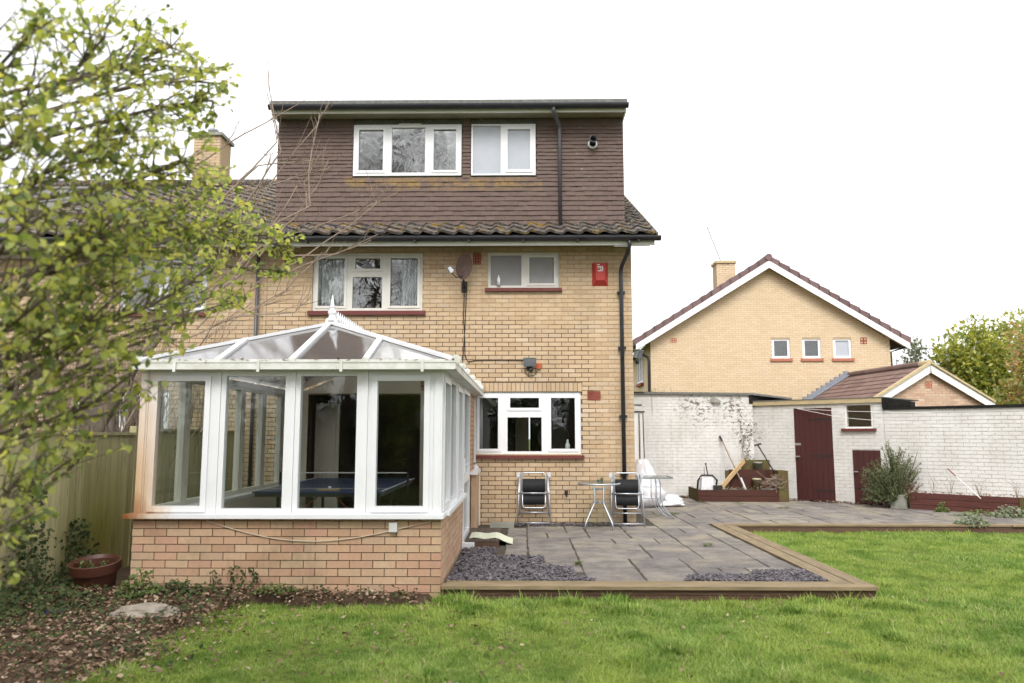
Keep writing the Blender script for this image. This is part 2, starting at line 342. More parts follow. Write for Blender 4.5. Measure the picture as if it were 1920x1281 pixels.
M['door_red'] = simple('maroon_door_paint', (.055, .016, .015), (.068, .022, .020), 3, .5, .35, stretch=(8, 8, .6))
M['iron'] = simple('black_iron', (.02, .018, .018), (.035, .03, .028), 9, .6, .3)
M['orange_rag'] = simple('orange_plastic', (.48, .10, .04), (.42, .08, .03), 9, .5, .3)
M['step'] = simple('dark_step_board', (.075, .055, .045), (.11, .085, .07), 3, .8, .2, stretch=(6, 1, 6), bump=.4, bscale=30)
M['blue_sheet'] = simple('blue_plastic', (.03, .06, .22), (.04, .08, .26), 5, .5, .3)
M['blue_dark'] = simple('dark_blue_plastic', (.02, .03, .06), (.03, .04, .075), 5, .6, .3)
M['cable_black'] = simple('black_cable', (.03, .026, .022), (.04, .035, .03), 5, .6, .2)
M['cable_white'] = simple('dirty_white_cable', (.55, .47, .36), (.48, .40, .30), 5, .6, .2)
M['mirror'] = simple('pale_round_mirror', (.55, .50, .42), (.5, .46, .38), 3, .3, .4)

# ------------------------------------------------------------------ mesh helpers
class MB:
    def __init__(s): s.v = []; s.f = []
    def add(s, vs, fs):
        n = len(s.v); s.v.extend(vs); s.f.extend([tuple(i + n for i in f) for f in fs]); return s
    def box(s, x0, x1, y0, y1, z0, z1, back=True):
        vs = [(x0, y0, z0), (x1, y0, z0), (x1, y1, z0), (x0, y1, z0), (x0, y0, z1), (x1, y0, z1), (x1, y1, z1), (x0, y1, z1)]
        fs = [(0, 1, 5, 4), (1, 2, 6, 5), (3, 0, 4, 7), (4, 5, 6, 7), (3, 2, 1, 0)]
        if back: fs.append((2, 3, 7, 6))
        return s.add(vs, fs)
    def obox(s, a, b, w, h, up=(0, 0, 1)):
        """box along a-b, w wide, h high"""
        a = Vector(a); b = Vector(b); d = (b - a).normalized(); u = Vector(up)
        r = d.cross(u)
        if r.length < 1e-5: r = d.cross(Vector((0, 1, 0)))
        r.normalize(); u = r.cross(d)
        vs = []
        for q in (a, b):
            for sx, sz in ((-1, -1), (1, -1), (1, 1), (-1, 1)):
                vs.append(tuple(q + r * (sx * w / 2) + u * (sz * h / 2)))
        return s.add(vs, [(0, 1, 2, 3), (7, 6, 5, 4), (0, 4, 5, 1), (1, 5, 6, 2), (2, 6, 7, 3), (3, 7, 4, 0)])
    def tube(s, pts, r, n=6, cap=True):
        pts = [Vector(p) for p in pts]
        rs = r if isinstance(r, (list, tuple)) else [r] * len(pts)
        rings = []; ref = None
        for i, p in enumerate(pts):
            d = (pts[min(i + 1, len(pts) - 1)] - pts[max(i - 1, 0)])
            if d.length < 1e-9: d = Vector((0, 0, 1))
            d.normalize()
            if ref is None:
                ref = d.orthogonal().normalized()
            else:
                ref = ref - d * ref.dot(d)
                ref = d.orthogonal().normalized() if ref.length < 1e-6 else ref.normalized()
            b = d.cross(ref)
            rings.append([tuple(p + (ref * math.cos(2 * math.pi * j / n) + b * math.sin(2 * math.pi * j / n)) * rs[i]) for j in range(n)])
        n0 = len(s.v); fs = []
        for rg in rings: s.v.extend(rg)
        for i in range(len(pts) - 1):
            for j in range(n):
                a = n0 + i * n + j; b = n0 + i * n + (j + 1) % n
                fs.append((a, b, b + n, a + n))
        if cap:
            fs.append(tuple(n0 + j for j in range(n - 1, -1, -1))); fs.append(tuple(n0 + (len(pts) - 1) * n + j for j in range(n)))
        s.f.extend(fs); return s
    def lathe(s, prof, n=20, c=(0, 0, 0), axis='z'):
        n0 = len(s.v)
        for (r, z) in prof:
            for j in range(n):
                a = 2 * math.pi * j / n; x, y = r * math.cos(a), r * math.sin(a)
                q = (x, y, z) if axis == 'z' else (x, z, y)
                s.v.append((c[0] + q[0], c[1] + q[1], c[2] + q[2]))
        for i in range(len(prof) - 1):
            for j in range(n):
                a = n0 + i * n + j; b = n0 + i * n + (j + 1) % n
                s.f.append((a, b, b + n, a + n))
        return s
    def prism(s, poly, ex):
        """polygon (3-D points) extruded by vector ex"""
        n = len(poly); ex = Vector(ex); b = [tuple(Vector(p) + ex) for p in poly]
        return s.add([tuple(p) for p in poly] + b,
                     [tuple(range(n - 1, -1, -1)), tuple(range(n, 2 * n))] + [(i, (i + 1) % n, n + (i + 1) % n, n + i) for i in range(n)])
    def ring(s, x0, x1, z0, z1, w, y0, y1):
        s.box(x0, x1, y0, y1, z0, z0 + w); s.box(x0, x1, y0, y1, z1 - w, z1)
        s.box(x0, x0 + w, y0, y1, z0 + w, z1 - w); s.box(x1 - w, x1, y0, y1, z0 + w, z1 - w); return s
    def leaf(s, p, d, nrm, L, Wd, fold=.25, droop=.0):
        d = Vector(d).normalized(); nrm = Vector(nrm); r = d.cross(nrm)
        if r.length < 1e-4: r = d.orthogonal()
        r.normalize(); u = r.cross(d); p = Vector(p)
        P = lambda t, x, h: tuple(p + d * (L * t) + r * (Wd * x) + u * (L * h))
        s.add([P(0, 0, 0), P(.35, -.5, fold * .4), P(.72, -.36, fold * .2 - droop * .4), P(1, 0, -droop), P(.72, .36, fold * .2 - droop * .4), P(.35, .5, fold * .4), P(.5, 0, -droop * .1)],
              [(0, 6, 1), (1, 6, 2), (2, 6, 3), (3, 6, 4), (4, 6, 5), (5, 6, 0)])
    def leaf10(s, p, d, nrm, L, Wd, fold=.25, droop=.0):
        d = Vector(d).normalized(); nrm = Vector(nrm); r = d.cross(nrm)
        if r.length < 1e-4: r = d.orthogonal()
        r.normalize(); u = r.cross(d); p = Vector(p); vs = []
        for (t, x) in ((0, 0), (.16, .28), (.38, .49), (.62, .46), (.84, .26), (1, 0)):
            h = -droop * t * t
            for sx in ((0,) if x == 0 else (-1, 0, 1)):
                vs.append(tuple(p + d * (L * t) + r * (Wd * x * sx) + u * (L * (h + fold * x * .8 * abs(sx)))))
        s.add(vs, [(0, 2, 1), (0, 3, 2), (1, 2, 5, 4), (2, 3, 6, 5), (4, 5, 8, 7), (5, 6, 9, 8), (7, 8, 11, 10), (8, 9, 12, 11), (10, 11, 13), (11, 12, 13)])
    def leaf4(s, p, d, nrm, L, Wd):
        d = Vector(d).normalized(); nrm = Vector(nrm); r = d.cross(nrm)
        if r.length < 1e-4: r = d.orthogonal()
        r.normalize(); p = Vector(p); u = r.cross(d)
        s.add([tuple(p), tuple(p + d * L * .5 - r * Wd * .5 + u * L * .08), tuple(p + d * L), tuple(p + d * L * .5 + r * Wd * .5 + u * L * .08)], [(0, 1, 2), (0, 2, 3)])
    def mesh(s, name, mat, smooth=False):
        m = bpy.data.meshes.new(name); m.from_pydata(s.v, [], s.f)
        if mat: m.materials.append(mat)
        if smooth: m.polygons.foreach_set('use_smooth', [True] * len(m.polygons))
        m.update(); return m

def link(name, mesh, parent=None, loc=None, rot=None, **pr):
    o = bpy.data.objects.new(name, mesh); C.objects.link(o)
    if parent is not None: o.parent = parent
    if loc is not None: o.location = loc
    if rot is not None: o.rotation_euler = rot
    for kk, vv in pr.items(): o[kk] = vv
    return o
def part(name, mb, mat, parent, smooth=False, **kw):
    return link(name, mb.mesh(name, mat, smooth), parent, **kw)
def thing(name, label, cat, loc=(0, 0, 0), rz=0, group=None):
    o = link(name, None, None, loc, (0, 0, rz), label=label, category=cat)
    if group: o['group'] = group
    return o
def solo(name, mb, mat, label, cat, group=None, loc=None, rz=0, smooth=False):
    o = part(name, mb, mat, None, smooth, label=label, category=cat)
    if loc: o.location = loc
    o.rotation_euler = (0, 0, rz)
    if group: o['group'] = group
    return o
def copy_tree(o, parent=None):
    c = o.copy(); C.objects.link(c)
    if parent is not None: c.parent = parent
    for ch in list(o.children): copy_tree(ch, c)
    return c

def subtract(iv, holes):
    """interval list minus holes"""
    out = [iv]
    for a, b in holes:
        nx = []
        for x0, x1 in out:
            if b <= x0 or a >= x1: nx.append((x0, x1)); continue
            if a > x0: nx.append((x0, a))
            if b < x1: nx.append((b, x1))
        out = nx
    return out
def holed(mb, u0, u1, z0, z1, holes, y0, y1):
    xs = sorted({u0, u1} | {min(max(h[i], u0), u1) for h in holes for i in (0, 1)})
    zs = sorted({z0, z1} | {min(max(h[i], z0), z1) for h in holes for i in (2, 3)})
    for i in range(len(xs) - 1):
        run = None
        for j in range(len(zs) - 1):
            cx, cz = (xs[i] + xs[i + 1]) / 2, (zs[j] + zs[j + 1]) / 2
            solid = not any(h[0] < cx < h[1] and h[2] < cz < h[3] for h in holes)
            if solid: run = (run[0], zs[j + 1]) if run else (zs[j], zs[j + 1])
            if (not solid or j == len(zs) - 2) and run:
                mb.box(xs[i], xs[i + 1], y0, y1, run[0], run[1]); run = None

def brickwork(parent, mat, u0, u1, z0, z1, holes=(), L=.215, H=.065, J=.010, depth=.10, limit=300, pick=None, top=None, jit=.0015, off=0, mirror_y=1):
    """real bricks, the nearest whole ones as parts, the rest joined; top(u) caps the height of a gable"""
    full = []; rest = MB(); n = 0; z = z0; r = random.Random(5)
    while z < z1 - .02:
        za, zb = z + J / 2, min(z + H + J / 2, z1)
        hs = [(h[0], h[1]) for h in holes if min(zb, h[3]) - max(za, h[2]) > .4 * (zb - za)]
        u = u0 - (((L + J) / 2) if (n % 2) else 0) + off
        while u < u1:
            a, b = max(u + J / 2, u0), min(u + L + J / 2, u1)
            for x0, x1 in subtract((a, b), hs):
                if x1 - x0 < .025: continue
                if top and (zb > top((x0 + x1) / 2)): continue
                j = r.uniform(0, jit)
                if abs((x1 - x0) - L) < 1e-3 and abs(zb - za - H) < 1e-3: full.append((x0, za, j))
                else: rest.box(x0, x1, -j, depth, za, zb, back=False)
            u += L + J
        z += H + J; n += 1
    if pick: full.sort(key=lambda t: pick(t[0], t[1]))
    if limit:
        me = MB().box(0, L, 0, depth, 0, H, back=False).mesh('brick', mat)
        for (x, zz, j) in full[:limit]: link('brick', me, parent, (x, -j, zz))
    for (x, zz, j) in full[limit:]: rest.box(x, x + L, -j, depth, zz, zz + H, back=False)
    if rest.v:
        o = part('brick_infill', rest, mat, parent); o['kind'] = 'stuff'

def window(parent, x0, x1, z0, z1, cells, fm, y=.03, fw=.05, d=.06, sill=None, name='window', label=None, sillm=None):
    """frame ring per cell; sash cells get a second ring; panes behind; sill below"""
    fr = MB()
    for (a, b, c, e, kind, gm) in cells: fr.ring(a, b, c, e, fw if kind != 'thin' else fw * .5, y, y + d)
    w = part(name, fr, fm, parent)
    if label: w['label'] = label
    for (a, b, c, e, kind, gm) in cells:
        t = fw * (1 if kind != 'thin' else .5) - .004
        if kind == 'sash':
            s_ = MB().ring(a + t, b - t, c + t, e - t, fw * .82, y - .012, y + d - .01); part('sash', s_, fm, w); t += fw * .8
        part('pane', MB().box(a + t, b - t, y + .028, y + .034, c + t, e - t), gm, w)
    if sill:
        part('sill', MB().box(x0 - sill[0], x1 + sill[0], y - .085, y + d, z0 - sill[1], z0 - .004), sillm or M['redsill'], w)
    return w

def room(parent, x0, x1, z0, z1, y0, dep, mat, name='room'):
    """a closed room behind an opening"""
    mb = MB(); t = .05
    mb.box(x0 - t, x1 + t, y0 + dep, y0 + dep + t, z0 - t, z1 + t)
    mb.box(x0 - t, x0, y0, y0 + dep, z0 - t, z1 + t); mb.box(x1, x1 + t, y0, y0 + dep, z0 - t, z1 + t)
    mb.box(x0, x1, y0, y0 + dep, z0 - t, z0); mb.box(x0, x1, y0, y0 + dep, z1, z1 + t)
    return part(name, mb, mat, parent)

# ================================================================== GROUND
LAWN = -.085; PAT = .045
def ground_sheet():
    mb = MB(); mb.add([(-150, -90, LAWN), (150, -90, LAWN), (150, 250, LAWN), (-150, 250, LAWN)], [(0, 1, 2, 3)])
    return part('ground', mb, M['lawn'], None, kind='structure')
ground_sheet()

def bedness(x, y):
    a = (-2.78 - x) / .75 + .5; b = (y - 7.26) / .32 + .25 if x < -.9 else -1
    return max(a, b) + .45 * mnoise.noise((x * 1.9, y * 1.9, 3)) + .25 * mnoise.noise((x * 6, y * 6, 5))
def soil_z(x, y):
    e = min(max((-1.6 - x) / 1.2, 0), 1) * .05
    w_ = min(max((y - 6.9) / .55, 0), 1)
    return LAWN + .012 + e + .055 * w_ + .03 * (mnoise.noise((x * 1.7, y * 1.7, 0)) + .3)
mb = MB(); nx, ny = 40, 46; X0, X1, Y0, Y1 = -5.2, -.80, 3.6, 7.66
for j in range(ny + 1):
    for i in range(nx + 1):
        x = X0 + (X1 - X0) * i / nx; y = Y0 + (Y1 - Y0) * j / ny
        # the bed narrows from the fence to a strip along the wall
        z = soil_z(x, y) if bedness(x, y) > .62 else LAWN - .05
        mb.v.append((x, y, z))
for j in range(ny):
    for i in range(nx):
        a = j * (nx + 1) + i; mb.f.append((a, a + 1, a + nx + 2, a + nx + 1))
part('soil_bed', mb, M['soil'], None, True, kind='structure')
mb = MB().box(-5.2, -3.9, 7.66, 12.9, LAWN - .02, LAWN + .03); part('side_path', mb, M['soil'], None, kind='structure')

# ---- patio: base, slabs, slate
patio = MB(); patio.box(-.76, 3.36, 7.66, 12.94, LAWN - .05, PAT - .012); patio.box(1.88, 12, 12.94, 24, LAWN - .05, PAT - .012)
PA = part('patio', patio, M['joint'], None, kind='structure')
def in_area(x0, x1, y0, y1):
    def ok(x, y):
        if y < 12.9:
            if x > 3.07 or x < -.30: return False
            if y < 7.92: return False
            if x < 0.05 and y < 9.55: return False
            if x < .40 and y < 8.5: return False
            if x > 1.95 and y < 8.2: return False
            if x > 2.6 and y < 8.5: return False
            if x < .0 and y > 12.55 : return False
            return True
        # behind: strip to the shed
        if x < 1.95: return y < 12.6
        # wall line of the shed, minus a margin
        if y > 18.2: return False
        sx, sy = x - 5.42, y - 18.4
        if sx * .682 + sy * .731 > -.02: return False
        return y < 18.2 and x < 9.6 and (y > 13.0 or x < 3.1)
    pts = [(x0 + .03, y0 + .03), (x1 - .03, y0 + .03), (x0 + .03, y1 - .03), (x1 - .03, y1 - .03)]
    return all(ok(*q) for q in pts)
U = .3; r2 = random.Random(11); taken = set(); slabs = []
gx0, gy0 = -.24, 7.93
for j in range(0, 34):
    for i in range(0, 34):
        if (i, j) in taken: continue
        opts = [(2, 2), (3, 2), (2, 2), (2, 2), (2, 1), (1, 2), (2, 3)]
        r2.shuffle(opts); opts += [(1, 1)]
        for (a, b) in opts:
            cells = [(i + p_, j + q_) for p_ in range(a) for q_ in range(b)]
            if any(c_ in taken for c_ in cells): continue
            if not in_area(gx0 + i * U, gx0 + (i + a) * U, gy0 + j * U, gy0 + (j + b) * U): continue
            taken.update(cells); slabs.append((i, j, a, b)); break
smesh = {}
for (i, j, a, b) in slabs:
    v = r2.randint(0, 3)
    if (a, b, v) not in smesh:
        g = .011; w_, h_ = a * U - g, b * U - g; m_ = MB(); e = .008
        # hand-dressed slab: uneven outline, bevelled rim, slightly hollowed top
        out = []
        for (xa, ya, xb, yb) in ((g, g, w_, g), (w_, g, w_, h_), (w_, h_, g, h_), (g, h_, g, g)):
            nn_ = 4
            for q in range(nn_):
                t = q / nn_; jx, jy = r2.gauss(0, .0045), r2.gauss(0, .0045)
                out.append((xa + (xb - xa) * t + jx, ya + (yb - ya) * t + jy))
        n_ = len(out); cx, cy = a * U / 2, b * U / 2
        m_.v = [(x, y, -.04) for x, y in out] + [(x, y, -e) for x, y in out] + [(x + (cx - x) * .035 / a, y + (cy - y) * .035 / b, r2.uniform(-.002, .001)) for x, y in out]
        for q in range(n_):
            q2 = (q + 1) % n_
            m_.f += [(q, q2, n_ + q2, n_ + q), (n_ + q, n_ + q2, 2 * n_ + q2, 2 * n_ + q)]
        m_.f.append(tuple(2 * n_ + q for q in range(n_)))
        smesh[(a, b, v)] = m_.mesh('slab', M['slab'])
    link('slab', smesh[(a, b, v)], PA, (gx0 + i * U, gy0 + j * U, PAT + r2.uniform(-.004, .004)), (R(r2.uniform(-.3, .3)), R(r2.uniform(-.3, .3)), R(r2.uniform(-.5, .5))))
# weeds in the joints are built with the plants
def chips(name, poly, n, seed, label):
    r = random.Random(seed); mb = MB()
    xs = [p_[0] for p_ in poly]; ys = [p_[1] for p_ in poly]
    def inside(x, y):
        c = False
        for q in range(len(poly)):
            (xa, ya), (xb, yb) = poly[q], poly[q - 1]
            if (ya > y) != (yb > y) and x < (xb - xa) * (y - ya) / (yb - ya) + xa: c = not c
        return c
    while n:
        x, y = r.uniform(min(xs), max(xs)), r.uniform(min(ys), max(ys))
        if not inside(x, y): continue
        n -= 1
        L_, w_, t_ = r.uniform(.02, .065), r.uniform(.012, .032), r.uniform(.004, .009)
        q = Matrix.Translation((x, y, PAT - .004 + r.uniform(-.006, .028))) @ Matrix.Rotation(r.uniform(0, 6.28), 4, 'Z') @ Matrix.Rotation(r.gauss(0, .35), 4, 'X') @ Matrix.Rotation(r.gauss(0, .35), 4, 'Y')
        k1, k2 = r.uniform(.5, 1), r.uniform(.4, 1)
        pts = [(-L_ / 2, -w_ / 2 * k1, 0), (L_ / 2 * k2, -w_ / 2, 0), (L_ / 2, w_ / 2 * k1, 0), (-L_ / 2 * k2, w_ / 2, 0)]
        mb.prism([tuple(q @ Vector(p_)) for p_ in pts], q.to_3x3() @ Vector((0, 0, t_)))
    o = part(name, mb, M['slate'], None, kind='stuff', label=label, category='gravel'); return o
chips('slate_chippings', [(-.76, 7.92), (.74, 7.92), (.72, 8.12), (.56, 8.20), (.54, 8.75), (.26, 8.93), (.24, 9.50), (-.36, 9.53), (-.36, 10.2), (-.76, 10.2)], 3400, 1, 'plum slate chippings beside the conservatory wall')
chips('slate_chippings', [(1.62, 7.96), (3.06, 7.92), (3.06, 8.60), (2.5, 8.58), (2.4, 8.32), (1.75, 8.30)], 1400, 2, 'plum slate chippings at the corner of the timber edging')
chips('slate_chippings', [(-.3, 12.62), (1.86, 12.62), (1.86, 12.92), (-.3, 12.92)], 700, 3, 'strip of slate chippings along the foot of the house wall')

# ---- timber edging
te = thing('timber_edging', 'weathered timber boards edging the patio against the lawn', 'edging', (0, 0, 0))
part('board', MB().box(-.79, 3.40, 7.60, 7.755, PAT - .01, PAT + .022), M['sleeper'], te)
part('board', MB().box(-.76, 3.24, 7.762, 7.905, PAT - .01, PAT + .018), M['sleeper'], te)
part('board', MB().box(3.245, 3.405, 7.762, 12.62, PAT - .01, PAT + .020), M['sleeper_y'], te)
part('board', MB().box(3.075, 3.238, 7.915, 12.75, PAT - .01, PAT + .017), M['sleeper_y'], te)
part('board', MB().box(3.09, 7.9, 12.76, 12.95, PAT - .01, PAT + .016), M['sleeper'], te)
part('board', MB().box(7.91, 11.5, 12.74, 12.93, PAT - .012, PAT + .012), M['sleeper'], te)
part('facing_board', MB().box(-.785, 3.385, 7.632, 7.66, -.02, PAT - .012), M['sleeper_face'], te)
part('facing_board', MB().box(-.785, 3.385, 7.628, 7.66, -.12, -.026), M['sleeper_face'], te)
part('facing_board', MB().box(3.36, 3.388, 7.662, 12.70, -.12, PAT - .012), M['sleeper_face'], te)
part('facing_board', MB().box(3.389, 11.5, 12.775, 12.80, -.12, PAT - .013), M['sleeper_face'], te)

# ================================================================== HOUSE
HY = 12.94
H = thing('brick_house', 'buff brick house with brown tile-hung dormer above the patio', 'house', (0, HY, 0))
wall = link('wall', None, H)
UL = (-3.62, -1.72, 3.62, 4.635); UR = (-.60, .628, 4.01, 4.64); KW = (-.83, .98, 1.175, 2.23); OP = (-3.62, -1.72, -.1, 2.2)
holes = [UL, UR, KW, OP]
XL, XR, WT = -4.4, 1.87, 4.74
mb = MB(); holed(mb, XL, XR, -.1, WT, holes, .005, .22)
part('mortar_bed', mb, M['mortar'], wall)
soldier = (KW[0] - .03, KW[1] + .02, KW[3], KW[3] + .155)
airs = [(1.09, 1.31, 2.085, 2.237), (-.853, -.714, 4.425, 4.623), (-4.12, -3.86, 4.46, 4.62)]
brickwork(wall, M['brick'], XL, XR, -.075, WT, holes + [soldier] + airs, L=.213, J=.012, H=.063, pick=lambda u, z: (u < -.85, abs(z - 2.2) + abs(u - .5) * .3))
sm = MB().box(0, .065, 0, .1, 0, .145, back=False).mesh('soldier_brick', M['brick'])
for i in range(25):
    link('soldier_brick', sm, wall, (soldier[0] + .004 + i * (soldier[1] - soldier[0]) / 25, -rng.uniform(0, .002), soldier[2] + .006))
side = MB().box(XR - .10, XR + .005, .101, 8.0, -.1, WT); part('side_wall', side, M['brick'], H)
fw_ = MB(); holed(fw_, XL, XR - .101, -.1, WT, [(.16, 1.05, .3, 2.3)], 7.9, 8.0); part('front_wall', fw_, M['brick'], H)
# air bricks
def airbrick(parent, x0, x1, z0, z1, m, rows, cols, y=-.006):
    f = MB(); hs = []
    cw, ch = (x1 - x0) / cols, (z1 - z0) / rows
    for i in range(cols):
        for j in range(rows):
            hs.append((x0 + (i + .25) * cw, x0 + (i + .75) * cw, z0 + (j + .25) * ch, z0 + (j + .75) * ch))
    holed(f, x0, x1, z0, z1, hs, y, y + .02); a = part('airbrick', f, m, parent)
    part('backing', MB().box(x0, x1, y + .02, y + .026, z0, z1), M['dark'], a); return a
airbrick(H, 1.09, 1.31, 2.085, 2.237, M['airbrick'], 4, 7)
airbrick(H, -.853, -.714, 4.425, 4.623, M['airbrick'], 4, 3)
airbrick(H, -4.12, -3.86, 4.46, 4.62, M['airbrick'], 4, 6)
# windows
g = M['glass']; gu = M['glass_up']
window(H, *UL, [(-3.62, -2.985, 3.62, 4.635, 'sash', gu), (-2.985, -2.37, 4.27, 4.635, 'sash', gu), (-2.985, -2.37, 3.62, 4.27, 'fix', gu), (-2.37, -1.72, 3.62, 4.635, 'sash', gu)], M['upvc_old'], sill=(.06, .075), fw=.052)
window(H, *UR, [(-.60, .03, 4.01, 4.64, 'fix', M['frost_dull']), (.03, .628, 4.01, 4.64, 'sash', M['frost_dull'])], M['upvc_old'], sill=(.045, .06), fw=.05, label='small window with dull frosted panes under the eaves')
window(H, *KW, [(-.83, -.315, 1.175, 2.23, 'sash', g), (-.315, .375, 1.86, 2.23, 'sash', g), (-.315, .375, 1.175, 1.86, 'fix', g), (.375, .98, 1.175, 2.23, 'sash', g)], M['upvc'], sill=(.045, .06), fw=.058, label='kitchen window with clear dark panes')
kr = MB(); holed(kr, -4.25, 1.75, .05, 2.55, [(-.16, .16, .1, 2.05)], 3.82, 3.87)
kr.box(-4.25, -4.2, .225, 3.82, .05, 2.55).box(1.7, 1.75, .225, 3.82, .05, 2.55).box(-4.2, 1.7, .225, 3.82, .05, .1).box(-4.2, 1.7, .225, 3.82, 2.5, 2.55)
part('room', kr, M['room_dark'], H)
hl = MB(); holed(hl, -.75, 1.15, .05, 2.55, [(.16, 1.05, .3, 2.3)], 7.75, 7.80)
hl.box(-.75, -.70, 3.88, 7.75, .05, 2.55).box(1.10, 1.15, 3.88, 7.75, .05, 2.55).box(-.70, 1.10, 3.88, 7.75, .05, .1).box(-.70, 1.10, 3.88, 7.75, 2.5, 2.55)
part('hall', hl, M['plaster'], H)
room(H, -4.1, -1.2, 3.1, 4.68, .225, 3.2, M['room'])
# kitchen contents: lit doorway, mirror
part('inner_doorway', MB().box(-.19, -.16, 3.79, 3.818, .1, 2.09).box(.16, .19, 3.79, 3.818, .1, 2.09).box(-.16, .16, 3.79, 3.818, 2.05, 2.09), M['dark'], H)
# roof: main slope with pantiles
SL = .48; EY, EZ = 12.42 - HY, 4.83
ang = math.atan(SL)
def pantile(mat, Wt=.30, Lt=.40, amp=.045):
    mb = MB(); n = 10; t = .016
    up = []; dn = []
    for i in range(n + 1):
        u = i / n; h = amp * (math.cos(2 * math.pi * (u - .22)) * .5 + .5) + amp * .15 * math.sin(4 * math.pi * u)
        up.append((u * (Wt + .012), h))
    for y, z in ((0, .038), (Lt, 0)):
        for (x, h) in up: mb.v.append((x, y, h + z))
    for (x, h) in up: mb.v.append((x, 0, h + .012 - t))
    k_ = n + 1
    for i in range(n):
        mb.f.append((i, i + 1, k_ + i + 1, k_ + i)); mb.f.append((2 * k_ + i, 2 * k_ + i + 1, i + 1, i))
    mb.add([(up[-1][0], 0, up[-1][1] + .022), (up[-1][0], 0, up[-1][1] + .022 - t), (up[-1][0], Lt, up[-1][1] - t), (up[-1][0], Lt, up[-1][1])], [(0, 1, 2, 3)])
    return mb.mesh('roof_tile', mat)
ptile = pantile(M['rooftile'])
roof = part('roof', MB().prism([(XL, EY + .02, EZ - .03), (2.20, EY + .02, EZ - .03), (2.20, 5.6, EZ - .03 + SL * (5.6 - EY - .02)), (XL, 5.6, EZ - .03 + SL * (5.6 - EY - .02))], (0, 0, -.05)), M['felt'], H)
def tiles_on(parent, x0, ncol, row0, nrow, skip=None):
    for r_ in range(row0, row0 + nrow):
        for c_ in range(ncol):
            x = x0 + c_ * .30; d_ = r_ * .345
            y = EY + d_ * math.cos(ang); z = EZ - .012 + d_ * math.sin(ang)
            if skip and skip(x, y): continue
            link('roof_tile', ptile, parent, (x + rng.uniform(-.003, .003), y, z + rng.uniform(0, .004)), (ang, R(rng.uniform(-.4, .4)), R(rng.uniform(-.5, .5))))
tiles_on(roof, XL, 22, 0, 3, None)
tiles_on(roof, 1.59, 2, 3, 16)
part('verge', MB().obox((2.235, EY + .05, EZ - .02), (2.235, 5.6, EZ - .02 + SL * (5.55 - EY)), .05, .08), M['rooftile'], H)
part('ridge_tile', MB().tube([(1.2, 5.65, EZ + SL * (5.65 - EY)), (2.25, 5.65, EZ + SL * (5.65 - EY))], .12, 10), M['rooftile'], H)
part('rear_roof', MB().prism([(XL, 5.6, EZ + SL * (5.6 - EY) - .04), (2.2, 5.6, EZ + SL * (5.6 - EY) - .04), (2.2, 9.5, EZ + 1.0), (XL, 9.5, EZ + 1.0)], (0, 0, -.05)), M['rooftile'], H)
# eaves: soffit, fascia, gutter
part('soffit', MB().box(XL, 2.19, -.43, .0, 4.742, 4.755), M['soffit'], H)
part('fascia', MB().box(XL, 2.20, -.455, -.432, 4.645, 4.80), M['fascia'], H)
def halfpipe(x0, x1, y, z, r, n=8):
    mb = MB(); k_ = n + 1
    for x in (x0, x1):
        for i in range(k_):
            a = math.pi + math.pi * i / n; mb.v.append((x, y + r * math.cos(a), z + r * math.sin(a)))
        for i in range(k_):
            a = math.pi + math.pi * i / n; mb.v.append((x, y + (r - .006) * math.cos(a), z + (r - .006) * math.sin(a) + .002))
    o_ = 2 * k_
    for i in range(n):
        mb.f.append((i, o_ + i, o_ + i + 1, i + 1)); mb.f.append((k_ + i, k_ + i + 1, o_ + k_ + i + 1, o_ + k_ + i))
    mb.f.append((0, k_, o_ + k_, o_)); mb.f.append((n, o_ + n, o_ + k_ + n, k_ + n))
    mb.f.append(tuple(range(0, k_))); mb.f.append(tuple(o_ + i for i in range(k_)))
    return mb
gt = part('gutter', halfpipe(XL, 2.29, -.522, 4.775, .074), M['black_pvc'], H, True)
for x in [-3.6, -2.7, -1.8, -.9, 0, .9, 1.9]: part('bracket', MB().box(x, x + .03, -.60, -.456, 4.688, 4.706), M['black_pvc'], gt)
dp = part('downpipe', MB().tube([(1.77, -.522, 4.745), (1.77, -.522, 4.62), (1.765, -.47, 4.56), (1.69, -.12, 4.36), (1.68, -.075, 4.29), (1.68, -.075, 4.2), (1.68, -.075, .06)], .034, 10), M['black_pvc'], H, True)
for z in (3.9, 2.95, 1.8, .85): part('clip', MB().box(1.615, 1.745, -.09, -.01, z, z + .035), M['black_pvc'], dp)
# dormer
DY = 13.1 - HY
dorm = link('dormer', None, H)
DL = (-3.0, -1.08, 6.06, 7.0); DR = (-.905, .235, 6.06, 7.0)
DX0, DX1, DZ0, DZ1 = -4.36, 1.79, 5.14, 7.125
mb = MB(); holed(mb, DX0 + .012, DX1 - .012, DZ0, DZ1, [DL, DR], DY + .03, DY + .13)
mb.box(DX0 + .012, DX0 + .06, DY + .131, 5.0, DZ0, DZ1); mb.box(DX1 - .06, DX1 - .012, DY + .131, 5.0, DZ0, DZ1)
mb.box(DX0 + .06, DX1 - .06, 4.9, 5.0, DZ0, DZ1)
part('dormer_wall', mb, M['felt'], dorm)
def htile(L_, Hh):
    return MB().add([(0, -.028, 0), (L_, -.028, 0), (L_, -.014, 0), (0, -.014, 0), (0, -.010, Hh), (L_, -.010, Hh), (L_, .002, Hh), (0, .002, Hh)],
                    [(0, 1, 5, 4), (1, 2, 6, 5), (3, 0, 4, 7), (4, 5, 6, 7), (3, 2, 1, 0)])
rows = []; z = DZ0 + .02
while z < 5.92: rows.append((z, .0875)); z += .0875
while z < 6.90: rows.append((z, .0675)); z += .0675
rows.append((z, DZ1 - z))
ind = []; rest = MB()
